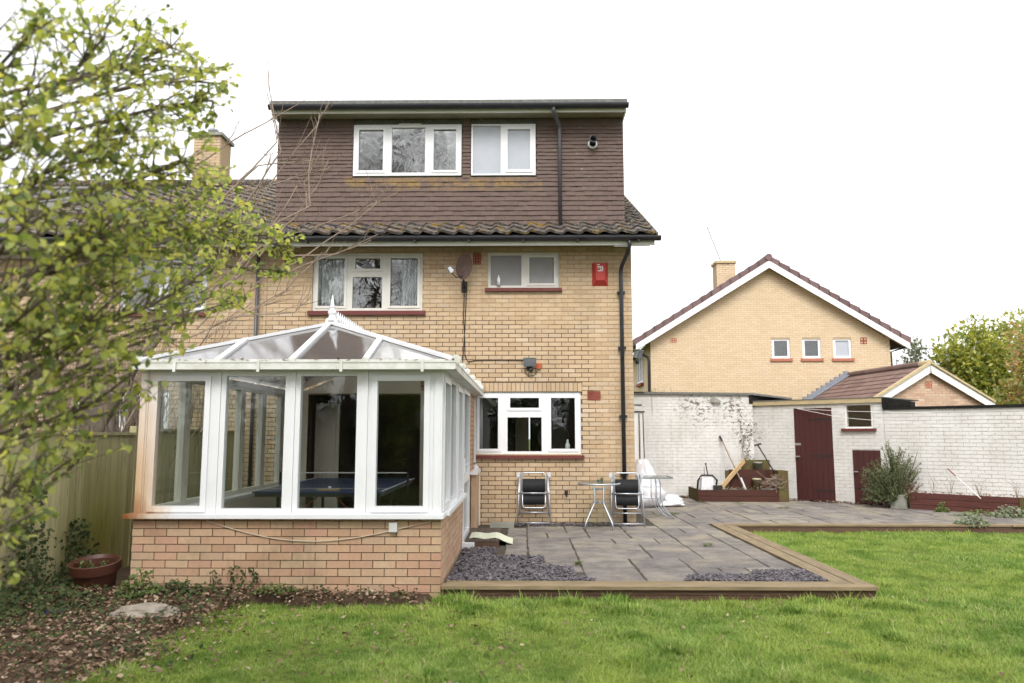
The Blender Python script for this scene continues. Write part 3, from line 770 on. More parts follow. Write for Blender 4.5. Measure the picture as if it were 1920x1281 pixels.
for ri, (z, gauge) in enumerate(rows):
    Hh = gauge + .02; TW = .165
    hs = [(h[0] - .012, h[1] + .012) for h in (DL, DR) if z + gauge * .6 > h[2] - .03 and z < h[3]]
    x = DX0 - (TW / 2 if ri % 2 else 0)
    while x < DX1:
        a, b = max(x + .0015, DX0), min(x + TW - .0015, DX1)
        for x0, x1 in subtract((a, b), hs):
            if x1 - x0 < .02: continue
            jy = rng.uniform(-.004, .003); jz = rng.uniform(-.003, .003)
            if abs(x1 - x0 - .162) < 1e-3 and gauge < .09: ind.append((x0, DY + jy, z + jz, Hh))
            else:
                t = htile(x1 - x0, Hh); rest.add([(q[0] + x0, q[1] + DY + jy, q[2] + z + jz) for q in t.v], t.f)
        x += TW
ind.sort(key=lambda t: (t[0] < -3.3, -t[3], t[2]))
hm = {}
for (x, y, z, Hh) in ind[:300]:
    kk = round(Hh, 4)
    if kk not in hm: hm[kk] = htile(.162, Hh).mesh('hanging_tile', M['hang'])
    link('hanging_tile', hm[kk], dorm, (x, y, z), (0, R(rng.uniform(-.5, .5)), 0))
for (x, y, z, Hh) in ind[300:]:
    t = htile(.162, Hh); rest.add([(q[0] + x, q[1] + y, q[2] + z) for q in t.v], t.f)
o = part('tile_hanging', rest, M['hang'], dorm); o['kind'] = 'stuff'
gw = M['glass_wavy']
window(H, *DL, [(-3.0, -2.375, 6.06, 7.0, 'sash', gw), (-2.375, -1.67, 6.06, 7.0, 'fix', gw), (-1.67, -1.08, 6.06, 7.0, 'sash', gw)], M['upvc'], y=DY - .035, d=.07, fw=.055, label='three-light dormer window with rippling tree reflections')
window(H, *DR, [(-.905, -.355, 6.06, 7.0, 'thin', M['frost']), (-.355, .235, 6.06, 7.0, 'sash', M['frost'])], M['upvc'], y=DY - .035, d=.07, fw=.055, label='two-light dormer window with a pale blue-grey blind')
part('trickle_vent', MB().box(-2.2, -1.8, DY - .05, DY - .03, 6.99, 7.012), M['upvc_old'], H)
room(H, -4.2, 1.6, 5.3, 7.05, DY + .14, 3.0, M['room_dark'])
part('dormer_soffit', MB().box(DX0 - .01, 1.80, -.135, DY + .0, 7.122, 7.134), M['soffit'], dorm)
part('dormer_fascia', MB().box(DX0 - .03, 1.81, -.16, -.136, 7.092, 7.235), M['fascia'], dorm)
part('dormer_roof', MB().box(DX0 - .05, 1.83, -.20, 5.2, 7.245, 7.312), M['felt'], dorm)
part('side_fascia', MB().box(DX0 - .03, DX0 - .008, -.135, 5.0, 7.09, 7.228).box(1.788, 1.81, -.135, 5.0, 7.09, 7.228), M['fascia'], dorm)
part('dormer_gutter', halfpipe(DX0 - .06, 1.84, -.232, 7.205, .072), M['black_pvc'], dorm, True)
part('dormer_downpipe', MB().tube([(.545, -.232, 7.18), (.545, -.232, 7.10), (.56, -.2, 7.05), (.655, .06, 6.93), (.66, .075, 6.88), (.66, .075, 5.17)], .034, 10), M['grey_pvc'], H, True)
fl = part('flue_pipe', MB().lathe([(.0, .06), (.058, .06), (.06, -.17), (.07, -.175), (.07, -.2), (.052, -.2), (.05, .0), (0, .0)], 14, (1.245, DY, 6.66), 'y'), M['black_pvc'], H, True)
part('flue_collar', MB().lathe([(.058, .0), (.09, .0), (.085, -.035), (.058, -.04)], 14, (1.245, DY - .02, 6.62), 'y'), M['lnb'], fl)

# left half of the pair
NB = thing('neighbour_house', 'attached buff brick house with plain tiled roof behind the branches', 'house', (0, HY, 0))
nw = link('wall', None, NB)
NW1 = (-6.95, -5.45, 3.60, 4.635); NW2 = (-7.6, -6.0, .95, 2.25); NX0 = -12.0
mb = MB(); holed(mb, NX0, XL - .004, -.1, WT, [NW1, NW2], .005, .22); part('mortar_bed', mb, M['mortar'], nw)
brickwork(nw, M['brick'], NX0, XL - .006, -.075, WT, [NW1, NW2], pick=lambda u, z: (-u) + abs(z - 3.2) * .3)
window(NB, *NW1, [(-6.95, -6.2, 3.6, 4.635, 'sash', gu), (-6.2, -5.45, 3.6, 4.635, 'sash', gu)], M['upvc'], sill=(.06, .07), label='upstairs window half hidden by the branches')
window(NB, *NW2, [(-7.6, -6.8, .95, 2.25, 'fix', g), (-6.8, -6.0, .95, 2.25, 'sash', g)], M['upvc'], sill=(.06, .07), label='ground floor window above the fence')
room(NB, -7.8, -5.0, .1, 2.5, .225, 3, M['room']); room(NB, -7.8, -5.0, 3.1, 4.68, .225, 3, M['room'])
nroof = part('roof', MB().prism([(NX0, EY + .02, EZ - .03), (XL - .004, EY + .02, EZ - .03), (XL - .004, 5.6, EZ - .03 + SL * (5.58 - EY)), (NX0, 5.6, EZ - .03 + SL * (5.58 - EY))], (0, 0, -.05)), M['felt'], NB)
tiles_on(nroof, XL - .31 - 15 * .30, 16, 0, 18)
rt_ = MB()
for i in range(25):
    x = NX0 + i * .3
    rt_.tube([(x + .01, 5.65, EZ + SL * (5.65 - EY) - .02), (x + .29, 5.65, EZ + SL * (5.65 - EY) - .02)], .125, 10)
rr = part('ridge', rt_, M['rooftile'], NB); rr['kind'] = 'stuff'
part('rear_roof', MB().prism([(NX0, 5.6, EZ + SL * (5.6 - EY) - .04), (XL, 5.6, EZ + SL * (5.6 - EY) - .04), (XL, 9.5, EZ + 1.0), (NX0, 9.5, EZ + 1.0)], (0, 0, -.05)), M['rooftile'], NB)
part('fascia', MB().box(NX0, XL - .004, -.455, -.432, 4.645, 4.80), M['fascia'], NB)
part('soffit', MB().box(NX0, XL - .004, -.43, .0, 4.742, 4.755), M['soffit'], NB)
part('gutter', halfpipe(NX0, XL - .004, -.522, 4.775, .074), M['black_pvc'], NB, True)
part('soil_pipe', MB().tube([(-4.55, -.07, 0), (-4.55, -.07, 4.6)], .03, 8), M['grey_pvc'], NB, True)
ch = link('chimney', None, NB, (-.17, 0, 0))
brickwork(link('stack', None, ch, (-7.95, 5.15, 0)), M['brick'], 0, .66, 7.55, 8.85, (), limit=0)
part('core', MB().box(-7.945, -7.295, 5.16, 5.85, 7.3, 8.84), M['mortar'], ch)
part('cap', MB().box(-8.01, -7.23, 5.09, 5.92, 8.85, 8.93), M['pot_grey'], ch)
part('flashing', MB().box(-8.0, -7.24, 5.1, 5.9, 7.40, 7.56), M['lead'], ch)
part('pot', MB().lathe([(.1, 8.93), (.1, 9.06), (.13, 9.06), (.13, 9.14), (0, 9.15)], 12, (-7.62, 5.5, 0)), M['lead'], ch, True)

# ================================================================== CONSERVATORY
CX0, CX1, CY0 = -3.835, -.80, 7.64
K = thing('conservatory', 'white framed conservatory with a hipped plastic roof on a brick plinth', 'conservatory', (0, 0, 0))
dw = link('dwarf_wall', None, K, (0, CY0, 0))
part('mortar_bed', MB().box(CX0 + .0, CX1 - .006, .006, .2, -.16, .70), M['mortar_dark'], dw)
brickwork(dw, M['brick_orange'], CX0, CX1, -.155, .70, (), L=.217, J=.009, H=.0665, limit=300, depth=.06)
dws = link('dwarf_wall', None, K, (CX1, CY0, 0), (0, 0, R(90)))
part('mortar_bed', MB().box(.20, 2.78, .006, .2, -.16, .70), M['mortar_dark'], dws)
brickwork(dws, M['brick_orange'], .062, 2.78, -.155, .70, (), L=.217, J=.009, H=.0665, limit=300, off=-.11, depth=.06)
part('side_wall', MB().box(CX0, CX0 + .2, CY0 + .201, 12.93, -.16, .70), M['brick_orange'], K)
pier = link('pier', None, K, (CX1 - .01, 11.62, 0), (0, 0, R(90)))
part('mortar_bed', MB().box(.004, 1.30, .006, .2, -.1, 2.14), M['mortar_dark'], pier)
brickwork(pier, M['brick_orange'], 0, 1.30, -.075, 2.14, (), limit=0, depth=.06)
part('pier_sill', MB().box(CX1 - .05, CX1 + .10, 11.9, 12.92, .90, .95), M['upvc'], K)
part('low_pier', MB().box(CX1 + .003, CX1 + .075, 11.95, 12.9, -.05, .90), M['brick_orange'], K)
# sill with the nosing
part('sill', MB().box(CX0 - .07, CX1 + .03, CY0 - .075, CY0 + .24, .702, .742), M['upvc_stain'], K)
part('sill', MB().box(CX1 - .24, CX1 + .06, CY0 + .241, 10.42, .702, .742), M['upvc'], K)
part('sill', MB().box(CX0 - .06, CX0 + .24, CY0 + .241, 12.92, .702, .742), M['upvc'], K)
# front frame
FZ0, FZ1 = .742, 2.15
part('corner_post', MB().box(CX0, CX0 + .085, CY0, CY0 + .09, FZ0, FZ1).box(CX0 + .018, CX0 + .067, CY0 - .008, CY0, FZ0, FZ1), M['upvc_stain'], K)
part('corner_post', MB().box(CX1 - .085, CX1, CY0, CY0 + .09, FZ0, FZ1).box(CX1 - .066, CX1 - .02, CY0 - .008, CY0, FZ0, FZ1), M['upvc'], K)
mull = [(-3.085, -3.025), (-2.325, -2.275), (-1.605, -1.545)]
for a, b in mull: part('mullion', MB().box(a, b, CY0 - .006, CY0 + .09, FZ0, FZ1), M['upvc'], K)
def light(x0, x1, z0, z1, kind, fmat, parent, y, name='window'):
    fw = .052 if kind == 'fix' else .045
    w = part(name, MB().ring(x0, x1, z0, z1, fw - .002, y + .004, y + .08), fmat, parent)
    t = fw - .006
    if kind == 'sash':
        part('sash', MB().ring(x0 + .038, x1 - .038, z0 + .02, z1 - .045, .055, y - .014, y + .06), fmat, w); t = .085
    part('pane', MB().box(x0 + t, x1 - t, y + .035, y + .041, z0 + t - (.02 if kind == 'sash' else 0), z1 - t), M['glass_cons'], w)
    return w
light(CX0 + .087, -3.087, FZ0, FZ1, 'sash', M['upvc_stain'], K, CY0)
light(-3.023, -2.327, FZ0, FZ1, 'fix', M['upvc'], K, CY0)
light(-2.273, -1.607, FZ0, FZ1, 'fix', M['upvc'], K, CY0)
light(-1.543, CX1 - .087, FZ0, FZ1, 'sash', M['upvc'], K, CY0)
# side frames: local x runs along +Y
rs = link('side_frame', None, K, (CX1, CY0, 0), (0, 0, R(90)))
ls = link('side_frame', None, K, (CX0 + .09, CY0, 0), (0, 0, R(90)))
for a, b, kd in ((.10, .86, 'sash'), (.92, 1.70, 'fix'), (1.76, 2.52, 'sash')):
    w = light(a, b, FZ0, FZ1, kd, M['upvc'], rs, 0)
part('post', MB().box(.862, .918, 0, .09, FZ0, FZ1).box(1.702, 1.758, 0, .09, FZ0, FZ1).box(2.522, 2.68, -.004, .09, FZ0, FZ1), M['upvc'], rs)
part('post', MB().box(3.84, 3.975, -.004, .09, .10, FZ1), M['upvc'], rs)
dr = part('door', MB().ring(2.69, 3.83, .10, FZ1, .07, -.015, .07).box(2.765, 3.755, -.012, .06, .86, .96), M['upvc'], rs)
part('door_glass', MB().box(2.755, 3.765, .02, .028, .965, FZ1 - .075), g, dr); part('door_glass', MB().box(2.755, 3.765, .02, .028, .175, .855), g, dr)
part('handle', MB().box(2.71, 2.735, -.03, -.014, 1.0, 1.2).tube([(2.722, -.03, 1.12), (2.722, -.06, 1.12), (2.80, -.062, 1.12)], .009, 6), M['upvc'], dr)
part('threshold', MB().box(2.64, 3.88, -.16, .10, .03, .10), M['upvc'], rs)
for i in range(6):
    a = .10 + i * .85
    light(a, min(a + .79, 5.28), FZ0, FZ1, 'fix', M['upvc_in'], ls, 0)
    part('post', MB().box(a + .792, a + .848, 0, .09, FZ0, FZ1), M['upvc_in'], ls)
# eaves beam and gutters
EZc = 2.235
part('eaves_beam', MB().box(CX0 - .01, CX1 + .01, CY0 - .012, CY0 + .10, FZ1, EZc - .02), M['upvc'], K)
part('eaves_beam', MB().box(CX1 - .1, CX1 + .012, CY0 + .101, 12.92, FZ1, EZc - .02).box(CX0 - .012, CX0 + .1, CY0 + .101, 12.92, FZ1, EZc - .02), M['upvc'], K)
GX0, GX1, GY0 = CX0 - .03, CX1 + .14, CY0 - .15
gq = part('gutter', MB().box(GX0, GX1, GY0, GY0 + .012, 2.155, 2.235).box(GX0, GX1, GY0 + .012, CY0 - .014, 2.155, 2.165).box(GX0 - .0, GX1, GY0 - .006, GY0, 2.222, 2.238), M['gutter_white'], K)
for x in (-3.45, -2.62, -1.80, -1.0): part('gutter_clip', MB().box(x, x + .028, GY0 - .016, GY0 - .0065, 2.13, 2.245), M['gutter_white'], gq)
part('gutter', MB().box(GX1 - .012, GX1, GY0 + .012, 12.86, 2.155, 2.235).box(CX1 + .014, GX1 - .012, GY0 + .2, 12.86, 2.155, 2.165).box(GX1, GX1 + .006, GY0, 12.86, 2.222, 2.238), M['gutter_white'], K)
part('gutter', MB().box(GX0, GX0 + .012, GY0 + .012, 12.86, 2.155, 2.235).box(GX0 + .012, CX0 - .014, GY0 + .2, 12.86, 2.155, 2.165), M['gutter_white'], K)
part('downpipe', MB().box(-.85, -.785, HY - .09, HY - .02, 1.02, 2.12).obox((-.817, HY - .055, 1.04), (-.745, HY - .055, .93), .065, .07, (0, 1, 0)).box(-.78, -.712, HY - .09, HY - .02, .03, .95), M['upvc'], K)
hop = MB().add([(-.80, HY - .16, 2.30), (-.66, HY - .16, 2.26), (-.66, HY - .02, 2.26), (-.80, HY - .02, 2.30), (-.86, HY - .16, 2.44), (-.70, HY - .16, 2.40), (-.70, HY - .02, 2.40), (-.86, HY - .02, 2.44)],
        [(0, 1, 5, 4), (1, 2, 6, 5), (2, 3, 7, 6), (3, 0, 4, 7), (4, 5, 6, 7), (0, 3, 2, 1)])
part('end_box', hop, M['gutter_white'], K)
# roof
RX, RY, RZ = -2.25, 8.95, 2.80; Rb = 12.90
e0 = Vector((CX0 + .045, CY0 - .10, EZc)); e1 = Vector((CX1 + .12, CY0 - .10, EZc)); pk = Vector((RX, RY, RZ))
b0 = Vector((e0.x, Rb, EZc)); b1 = Vector((e1.x, Rb, EZc)); rb = Vector((RX, Rb, RZ))
def sheet(poly, name='roof_panel'):
    p_ = [Vector(q) for q in poly]; nrm = (p_[1] - p_[0]).cross(p_[2] - p_[0]).normalized()
    if nrm.z < 0: nrm = -nrm
    return part(name, MB().prism([tuple(q) for q in p_], nrm * .016), M['poly'], K)
lerp = lambda a, b, t: a + (b - a) * t
xs = [e0.x, e0.x + (e1.x - e0.x) * .25, RX - .03, e0.x + (e1.x - e0.x) * .72, e1.x]
def front_at(x):   # top of the front facet over eaves x
    t = (x - e0.x) / (pk.x - e0.x) if x < pk.x else (e1.x - x) / (e1.x - pk.x)
    base = e0 if x < pk.x else e1
    return lerp(base, pk, max(0, min(1, t)))
bars = []
for i in range(4):
    a, b = xs[i], xs[i + 1]
    poly = [Vector((a, e0.y, EZc)), Vector((b, e0.y, EZc))]
    pb, pa = front_at(b), front_at(a)
    if (pb - poly[1]).length > .01: poly.append(pb)
    if (pa - poly[0]).length > .01: poly.append(pa)
    sheet(poly)
for x in xs[1:4]: bars.append((Vector((x, e0.y, EZc)), front_at(x)))
bars += [(e0, pk), (e1, pk)]
for sgn, ea, eb in ((-1, e0, b0), (1, e1, b1)):
    # hip triangle then straight bays
    ys = [e0.y, e0.y + .52 * (RY - e0.y), RY, RY + 1.0, RY + 2.0, RY + 3.0, Rb]
    def side_at(y):
        if y >= RY: return Vector((RX, y, RZ))
        return lerp(ea, pk, (y - e0.y) / (RY - e0.y))
    for i in range(len(ys) - 1):
        a, b = Vector((ea.x, ys[i], EZc)), Vector((ea.x, ys[i + 1], EZc))
        poly = [a, b, side_at(ys[i + 1])]
        if i > 0: poly.append(side_at(ys[i]))
        sheet(poly)
        if i > 0: bars.append((a, side_at(ys[i])))
for a, b in bars:
    d_ = (b - a).normalized(); nrm = Vector((0, 0, 1))
    o_ = Vector((0, 0, .028))
    wd = .062 if (a - e0).length > .01 and (a - e1).length > .01 else .085
    rf = part('rafter', MB().obox(a + o_ - d_ * .03, b + o_, wd, .035), M['upvc'], K)
    cc = a - d_ * .035 + o_
    part('end_cap', MB().lathe([(0, .012), (wd * .55, .012), (wd * .55, -.02), (0, -.022)], 10, tuple(cc), 'y'), M['gutter_white'], rf)
part('ridge', MB().obox(pk + Vector((0, -.08, .03)), rb + Vector((0, 0, .03)), .13, .06), M['upvc'], K)
part('eave_trim', MB().box(e0.x, e1.x, e0.y - .012, e0.y - .001, EZc - .012, EZc + .022), M['gutter_white'], K)
part('finial', MB().lathe([(.07, 0), (.07, .02), (.045, .035), (.038, .075), (.05, .09), (.05, .115), (.032, .13), (.026, .16), (.036, .17), (.022, .19), (.005, .31), (0, .315)], 12, (RX, RY - .03, RZ + .045)), M['upvc'], K, True)
spike = MB().lathe([(.016, 0), (.016, .02), (.009, .03), (.012, .07), (.016, .085), (.002, .15), (0, .151)], 6).mesh('cresting_spike', M['upvc'])
for i in range(32): link('cresting_spike', spike, K, (RX, RY + .14 + i * .115, RZ + .058))
# inside
part('floor', MB().box(CX0 + .2, CX1 - .07, CY0 + .2, 12.93, -.05, .10), M['floor_wood'], K)
inn = MB(); holed(inn, CX0 + .1, CX1 - .1, .101, 2.9, [OP], 12.90, 12.932)
inn2 = part('inner_wall', MB().add([(CX0 + .1, 12.90, .1), (OP[0], 12.90, .1), (OP[0], 12.90, 2.25), (CX0 + .1, 12.90, 2.25)], [(0, 1, 2, 3)]).add([(OP[1], 12.90, .1), (CX1 - .1, 12.90, .1), (CX1 - .1, 12.90, 2.25), (OP[1], 12.90, 2.25)], [(0, 1, 2, 3)])
        .add([(OP[0], 12.90, 2.2), (OP[1], 12.90, 2.2), (OP[1], 12.90, 2.70), (RX, 12.90, 2.83), (OP[0] + .3, 12.90, 2.4), (OP[0], 12.90, 2.26)], [(0, 1, 2, 3, 4, 5)]), M['plaster'], K)
part('dwarf_lining', MB().box(CX0 + .21, CX0 + .225, CY0 + .22, 12.88, .11, .70).box(CX0 + .22, CX1 - .22, CY0 + .21, CY0 + .225, .11, .70), M['plaster'], K)
part('inner_door', MB().box(-3.62, -3.2, 13.4, 13.44, .1, 2.05).box(-3.56, -3.26, 13.385, 13.4, 1.1, 1.95).box(-3.56, -3.26, 13.385, 13.4, .25, .95), M['plaster'], K)
# junction box and cable on the plinth
part('junction_box', MB().box(-1.305, -1.225, CY0 - .045, CY0 - .003, .575, .665), M['lnb'], K)
part('cable', MB().tube([(-3.1 + 2.2 * t, CY0 - .012, .675 - .22 * math.sin(math.pi * min(1, (t + .0) / 1.0)) * (1 - .25 * t)) for t in [i / 24 for i in range(25)]], .005, 5), M['cable_white'], K)

# table tennis set inside
TT = thing('table_tennis_table', 'blue folding table tennis table inside the conservatory', 'table', (-2.405, 10.42, .10))
part('table_top', MB().box(-.76, .76, -1.37, -.004, .735, .757), M['blue_table'], TT); part('table_top', MB().box(-.76, .76, .004, 1.37, .735, .757), M['blue_table'], TT)
part('edge_line', MB().box(-.762, -.742, -1.372, 1.372, .757, .7585).box(.742, .762, -1.372, 1.372, .757, .7585).box(-.742, .742, -.9, -.88, .757, .7583), M['white_paint'], TT)
part('apron', MB().box(-.74, .74, -1.34, -1.32, .69, .734).box(.72, .74, -1.319, 1.3, .69, .734).box(-.74, -.72, -1.319, 1.3, .69, .734), M['black_pvc'], TT)
for sx in (-1, 1):
    for y in (-1.05, -.45, .45, 1.05):
        part('leg', MB().obox((sx * .55, y, 0), (sx * .55, y, .69), .035, .035), M['iron'], TT)
    part('brace', MB().tube([(sx * .55, -1.05, .25), (sx * .1, -.9, .68)], .012, 6), M['airbrick_pale'], TT)
    part('net_post', MB().box(sx * .86 - .012, sx * .86 + .012, -.012, .012, .66, .915), M['iron'], TT)
nm = MB()
for i in range(29): nm.box(-.84 + i * .06, -.838 + i * .06, -.001, .001, .765, .9)
for z in (.77, .80, .83, .86): nm.box(-.85, .85, -.0012, .0012, z, z + .002)
part('net', nm, M['black_pvc'], TT); part('net_tape', MB().box(-.85, .85, -.004, .004, .898, .912), M['white_paint'], TT)
bl = MB().lathe([(.0, -.02)] + [(.02 * math.cos(a), .02 * math.sin(a)) for a in [R(-75 + 15 * i) for i in range(11)]] + [(0, .02)], 12)
solo('ball', bl, M['white_paint'], 'small white ball on the blue table top', 'ball', loc=(-2.33, 9.35, .879), smooth=True)
bt = MB().lathe([(0, 0), (.075, 0), (.075, .008), (0, .008)], 16).box(.07, .18, -.013, .013, -.004, .016)
solo('bat', bt, M['wood_pale'], 'wooden bat lying near the edge of the blue table', 'bat', loc=(-2.36, 9.18, .863), rz=R(8))
solo('bat', MB().lathe([(0, 0), (.075, 0), (.075, .008), (0, .008)], 16).box(.07, .18, -.013, .013, -.004, .016), M['alarm'], 'red bat lying by the net of the blue table', 'bat', loc=(-1.95, 10.1, .863), rz=R(190))
FN = thing('ceiling_fan', 'ceiling fan with orange and grey blades inside the conservatory', 'fan', (-1.98, 9.75, 2.36))
part('motor', MB().lathe([(0, .12), (.03, .12), (.03, .06), (.09, .05), (.1, 0), (.07, -.05), (.02, -.07), (0, -.07)], 16), M['wood_tool'], FN, True)
part('rod', MB().tube([(0, 0, .1), (-.05, .0, .40)], .012, 8), M['iron'], FN)
for i in range(5):
    a = R(20 + 72 * i); c_, s_ = math.cos(a), math.sin(a)
    q = [(.1, -.03, 0), (.55, -.065, -.05), (.57, .065, -.03), (.1, .03, .01)]
    part('blade', MB().prism([(x * c_ - y * s_, x * s_ + y * c_, z) for x, y, z in q], (0, 0, .008)), M['wood_pale'] if i == 2 else M['lnb'], FN)

# curtains in the upper window
def curtain(x0, x1, z0, z1, y, label):
    mb = MB(); n = 26
    for i in range(n + 1):
        x = x0 + (x1 - x0) * i / n; yy = y + .018 * math.sin(i * 1.9)
        mb.v.append((x, yy, z0)); mb.v.append((x, yy, z1))
    for i in range(n): mb.f.append((2 * i, 2 * i + 2, 2 * i + 3, 2 * i + 1))
    sm_ = solo('curtain', mb, M['curtain'], label, 'curtain', 'curtains in the house windows', smooth=True)
    sd = sm_.modifiers.new('thickness', 'SOLIDIFY'); sd.thickness = .003
curtain(-3.60, -3.08, 3.6, 4.68, 13.08, 'pale net curtain at the left of the upstairs window')
curtain(-2.10, -1.70, 3.6, 4.68, 13.08, 'pale net curtain at the right of the upstairs window')
curtain(-.83, -.68, 1.1, 2.3, 13.08, 'narrow pale curtain at the left of the kitchen window')
# kitchen still life
solo('bottle', MB().lathe([(0, 0), (.042, 0), (.042, .15), (.018, .2), (.018, .24), (0, .24)], 12), M['lnb'], 'bottle with a red cap on the kitchen window ledge', 'bottle', loc=(.76, 13.12, 1.19), smooth=True)
solo('round_mirror', MB().lathe([(0, -.01), (.3, -.01), (.32, 0), (.3, .02), (0, .02)], 28, (0, 0, 0), 'y'), M['mirror'], 'pale round mirror seen inside through the kitchen window', 'mirror', loc=(.62, 15.6, 1.45))
solo('bottle', MB().lathe([(0, 0), (.03, 0), (.03, .13), (.012, .15), (.012, .18), (0, .18)], 12), M['upvc'], 'white bottle standing in the bathroom window', 'bottle', loc=(-.41, 12.955, 4.055), smooth=True)

# ================================================================== THINGS ON THE HOUSE WALL
SD = thing('satellite_dish', 'brown satellite dish on a bracket between the upstairs windows', 'satellite dish', (-1.0, HY, 4.12))
dish = MB(); n = 24
rot = Matrix.Rotation(R(54), 4, 'Z') @ Matrix.Rotation(R(14), 4, 'X')
prof = [(.0, .0), (.07, .004), (.14, .014), (.19, .028), (.212, .037)]
for side_, off_ in ((1, 0), (-1, .008)):
    base_ = len(dish.v)
    for (r_, h_) in prof:
        for j in range(n):
            a = 2 * math.pi * j / n
            dish.v.append(tuple(rot @ Vector((r_ * .92 * math.cos(a), -h_ + off_, r_ * 1.05 * math.sin(a))) + Vector((0, -.34, .20))))
    for i in range(len(prof) - 1):
        for j in range(n):
            a = base_ + i * n + j; b = base_ + i * n + (j + 1) % n
            dish.f.append((a, b, b + n, a + n) if side_ > 0 else (b, a, a + n, b + n))
part('dish', dish, M['dishbrown'], SD, True)
part('bracket', MB().tube([(0, -.005, -.10), (0, -.12, -.08), (0, -.30, .12)], .018, 8).box(-.05, .05, -.02, -.001, -.18, .0), M['iron'], SD)
part('arm', MB().tube([(0, -.33, .04), (-.1, -.47, -.02), (-.18, -.56, .05)], .009, 6), M['iron'], SD)
part('receiver', MB().obox((-.215, -.57, .13), (-.17, -.545, .05), .045, .06).tube([(-.20, -.56, .06), (-.15, -.52, .10)], .022, 8), M['alu'], SD)
solo('coax_cable', MB().tube([(-1.03, HY - .02, 4.05), (-1.0, HY - .012, 3.9), (-1.01, HY - .012, 3.5), (-.985, HY - .012, 3.1), (-.98, HY - .012, 2.85), (-.93, HY - .012, 2.74), (-.80, HY - .012, 2.765), (-.45, HY - .012, 2.77), (.05, HY - .012, 2.765)], .008, 5)
     .tube([(-.99, HY - .02, 4.05), (-.965, HY - .012, 3.9), (-.985, HY - .014, 3.3), (-1.01, HY - .012, 2.9), (-1.02, HY - .012, 2.7), (-.95, HY - .012, 2.5), (-.80, HY - .05, 2.33), (-.77, HY - .17, 2.25)], .008, 5), M['cable_black'], 'pair of black cables running down from the brown satellite dish', 'cable')
AL = thing('alarm_box', 'red alarm box on the brick wall near the black downpipe', 'alarm box', (1.33, HY - .002, 4.24))
part('case', MB().add([(-.135, 0, -.2), (.135, 0, -.2), (.135, 0, .2), (-.135, 0, .2), (-.07, -.07, -.11), (.07, -.07, -.11), (.085, -.07, .19), (-.085, -.07, .19)],
     [(0, 1, 5, 4), (1, 2, 6, 5), (2, 3, 7, 6), (3, 0, 4, 7), (4, 5, 6, 7), (3, 2, 1, 0)]), M['alarm'], AL)
pr = MB()
for (x0, x1, z0, z1) in ((-.05, -.012, .150, .168), (-.05, .045, .118, .132), (-.05, -.015, .098, .110), (-.005, .05, .070, .112), (-.045, .045, .045, .058)): pr.box(x0, x1, -.0725, -.0702, z0, z1)
part('print', pr, M['alarm_print'], AL)
part('lens', MB().lathe([(0, -.004), (.012, -.004), (.012, .004)], 10, (.02, -.073, .09), 'y'), M['iron'], AL)
def floodlight(loc, rz, label, up=1):
    t = thing('floodlight', label, 'floodlight', loc, rz, 'floodlights on the house')
    part('body', MB().add([(-.10, -.10, -.06), (.10, -.10, -.06), (.11, -.16, .07), (-.11, -.16, .07), (-.06, -.02, -.04), (.06, -.02, -.04), (.07, -.05, .07), (-.07, -.05, .07)],
         [(0, 1, 2, 3), (1, 5, 6, 2), (4, 0, 3, 7), (7, 6, 5, 4), (3, 2, 6, 7), (1, 0, 4, 5)]), M['green_metal'], t)
    part('visor', MB().prism([(-.115, -.165, .072), (.115, -.165, .072), (.09, -.04, .082), (-.09, -.04, .082)], (0, 0, .012)), M['green_metal'], t)
    part('lens', MB().add([(-.085, -.108, -.05), (.085, -.108, -.05), (.095, -.162, .06), (-.095, -.162, .06)], [(0, 1, 2, 3)]), M['lead'], t)
    part('bracket', MB().box(-.02, .02, -.05, 0, -.08, -.04).box(-.05, .05, -.008, 0, -.12, -.03), M['iron'], t)
    part('sensor', MB().lathe([(0, .03), (.03, .02), (.035, -.02), (.02, -.04), (0, -.045)], 10, (.02, -.07, -.11)), M['iron'], t, True)
    return t
f1 = floodlight((.118, HY - .002, 2.71), 0, 'grey floodlight on the brick wall above the kitchen window')
part('loop_cable', MB().tube([(-.08, -.03, -.08)] + [(.02 + .1 * math.cos(a), -.02, -.12 - .09 * math.sin(a)) for a in [R(180 - 18 * i) for i in range(11)]], .006, 5, False), M['cable_black'], f1)
part('junction_cover', MB().box(.115, .19, -.04, -.001, -.09, .0), M['orange_rag'], f1)
floodlight((1.885, HY + .12, 2.86), R(62), 'grey floodlight sticking out from the corner of the house')
solo('wall_tap', MB().tube([(0, 0, 0), (0, -.06, 0), (0, -.075, -.01), (0, -.08, -.07)], .012, 8).box(-.03, .03, -.05, -.04, .0, .035).box(-.025, .025, -.012, 0, -.03, .03), M['iron'], 'old garden tap low on the brick wall between the chairs', 'tap', loc=(.72, HY - .002, .56))

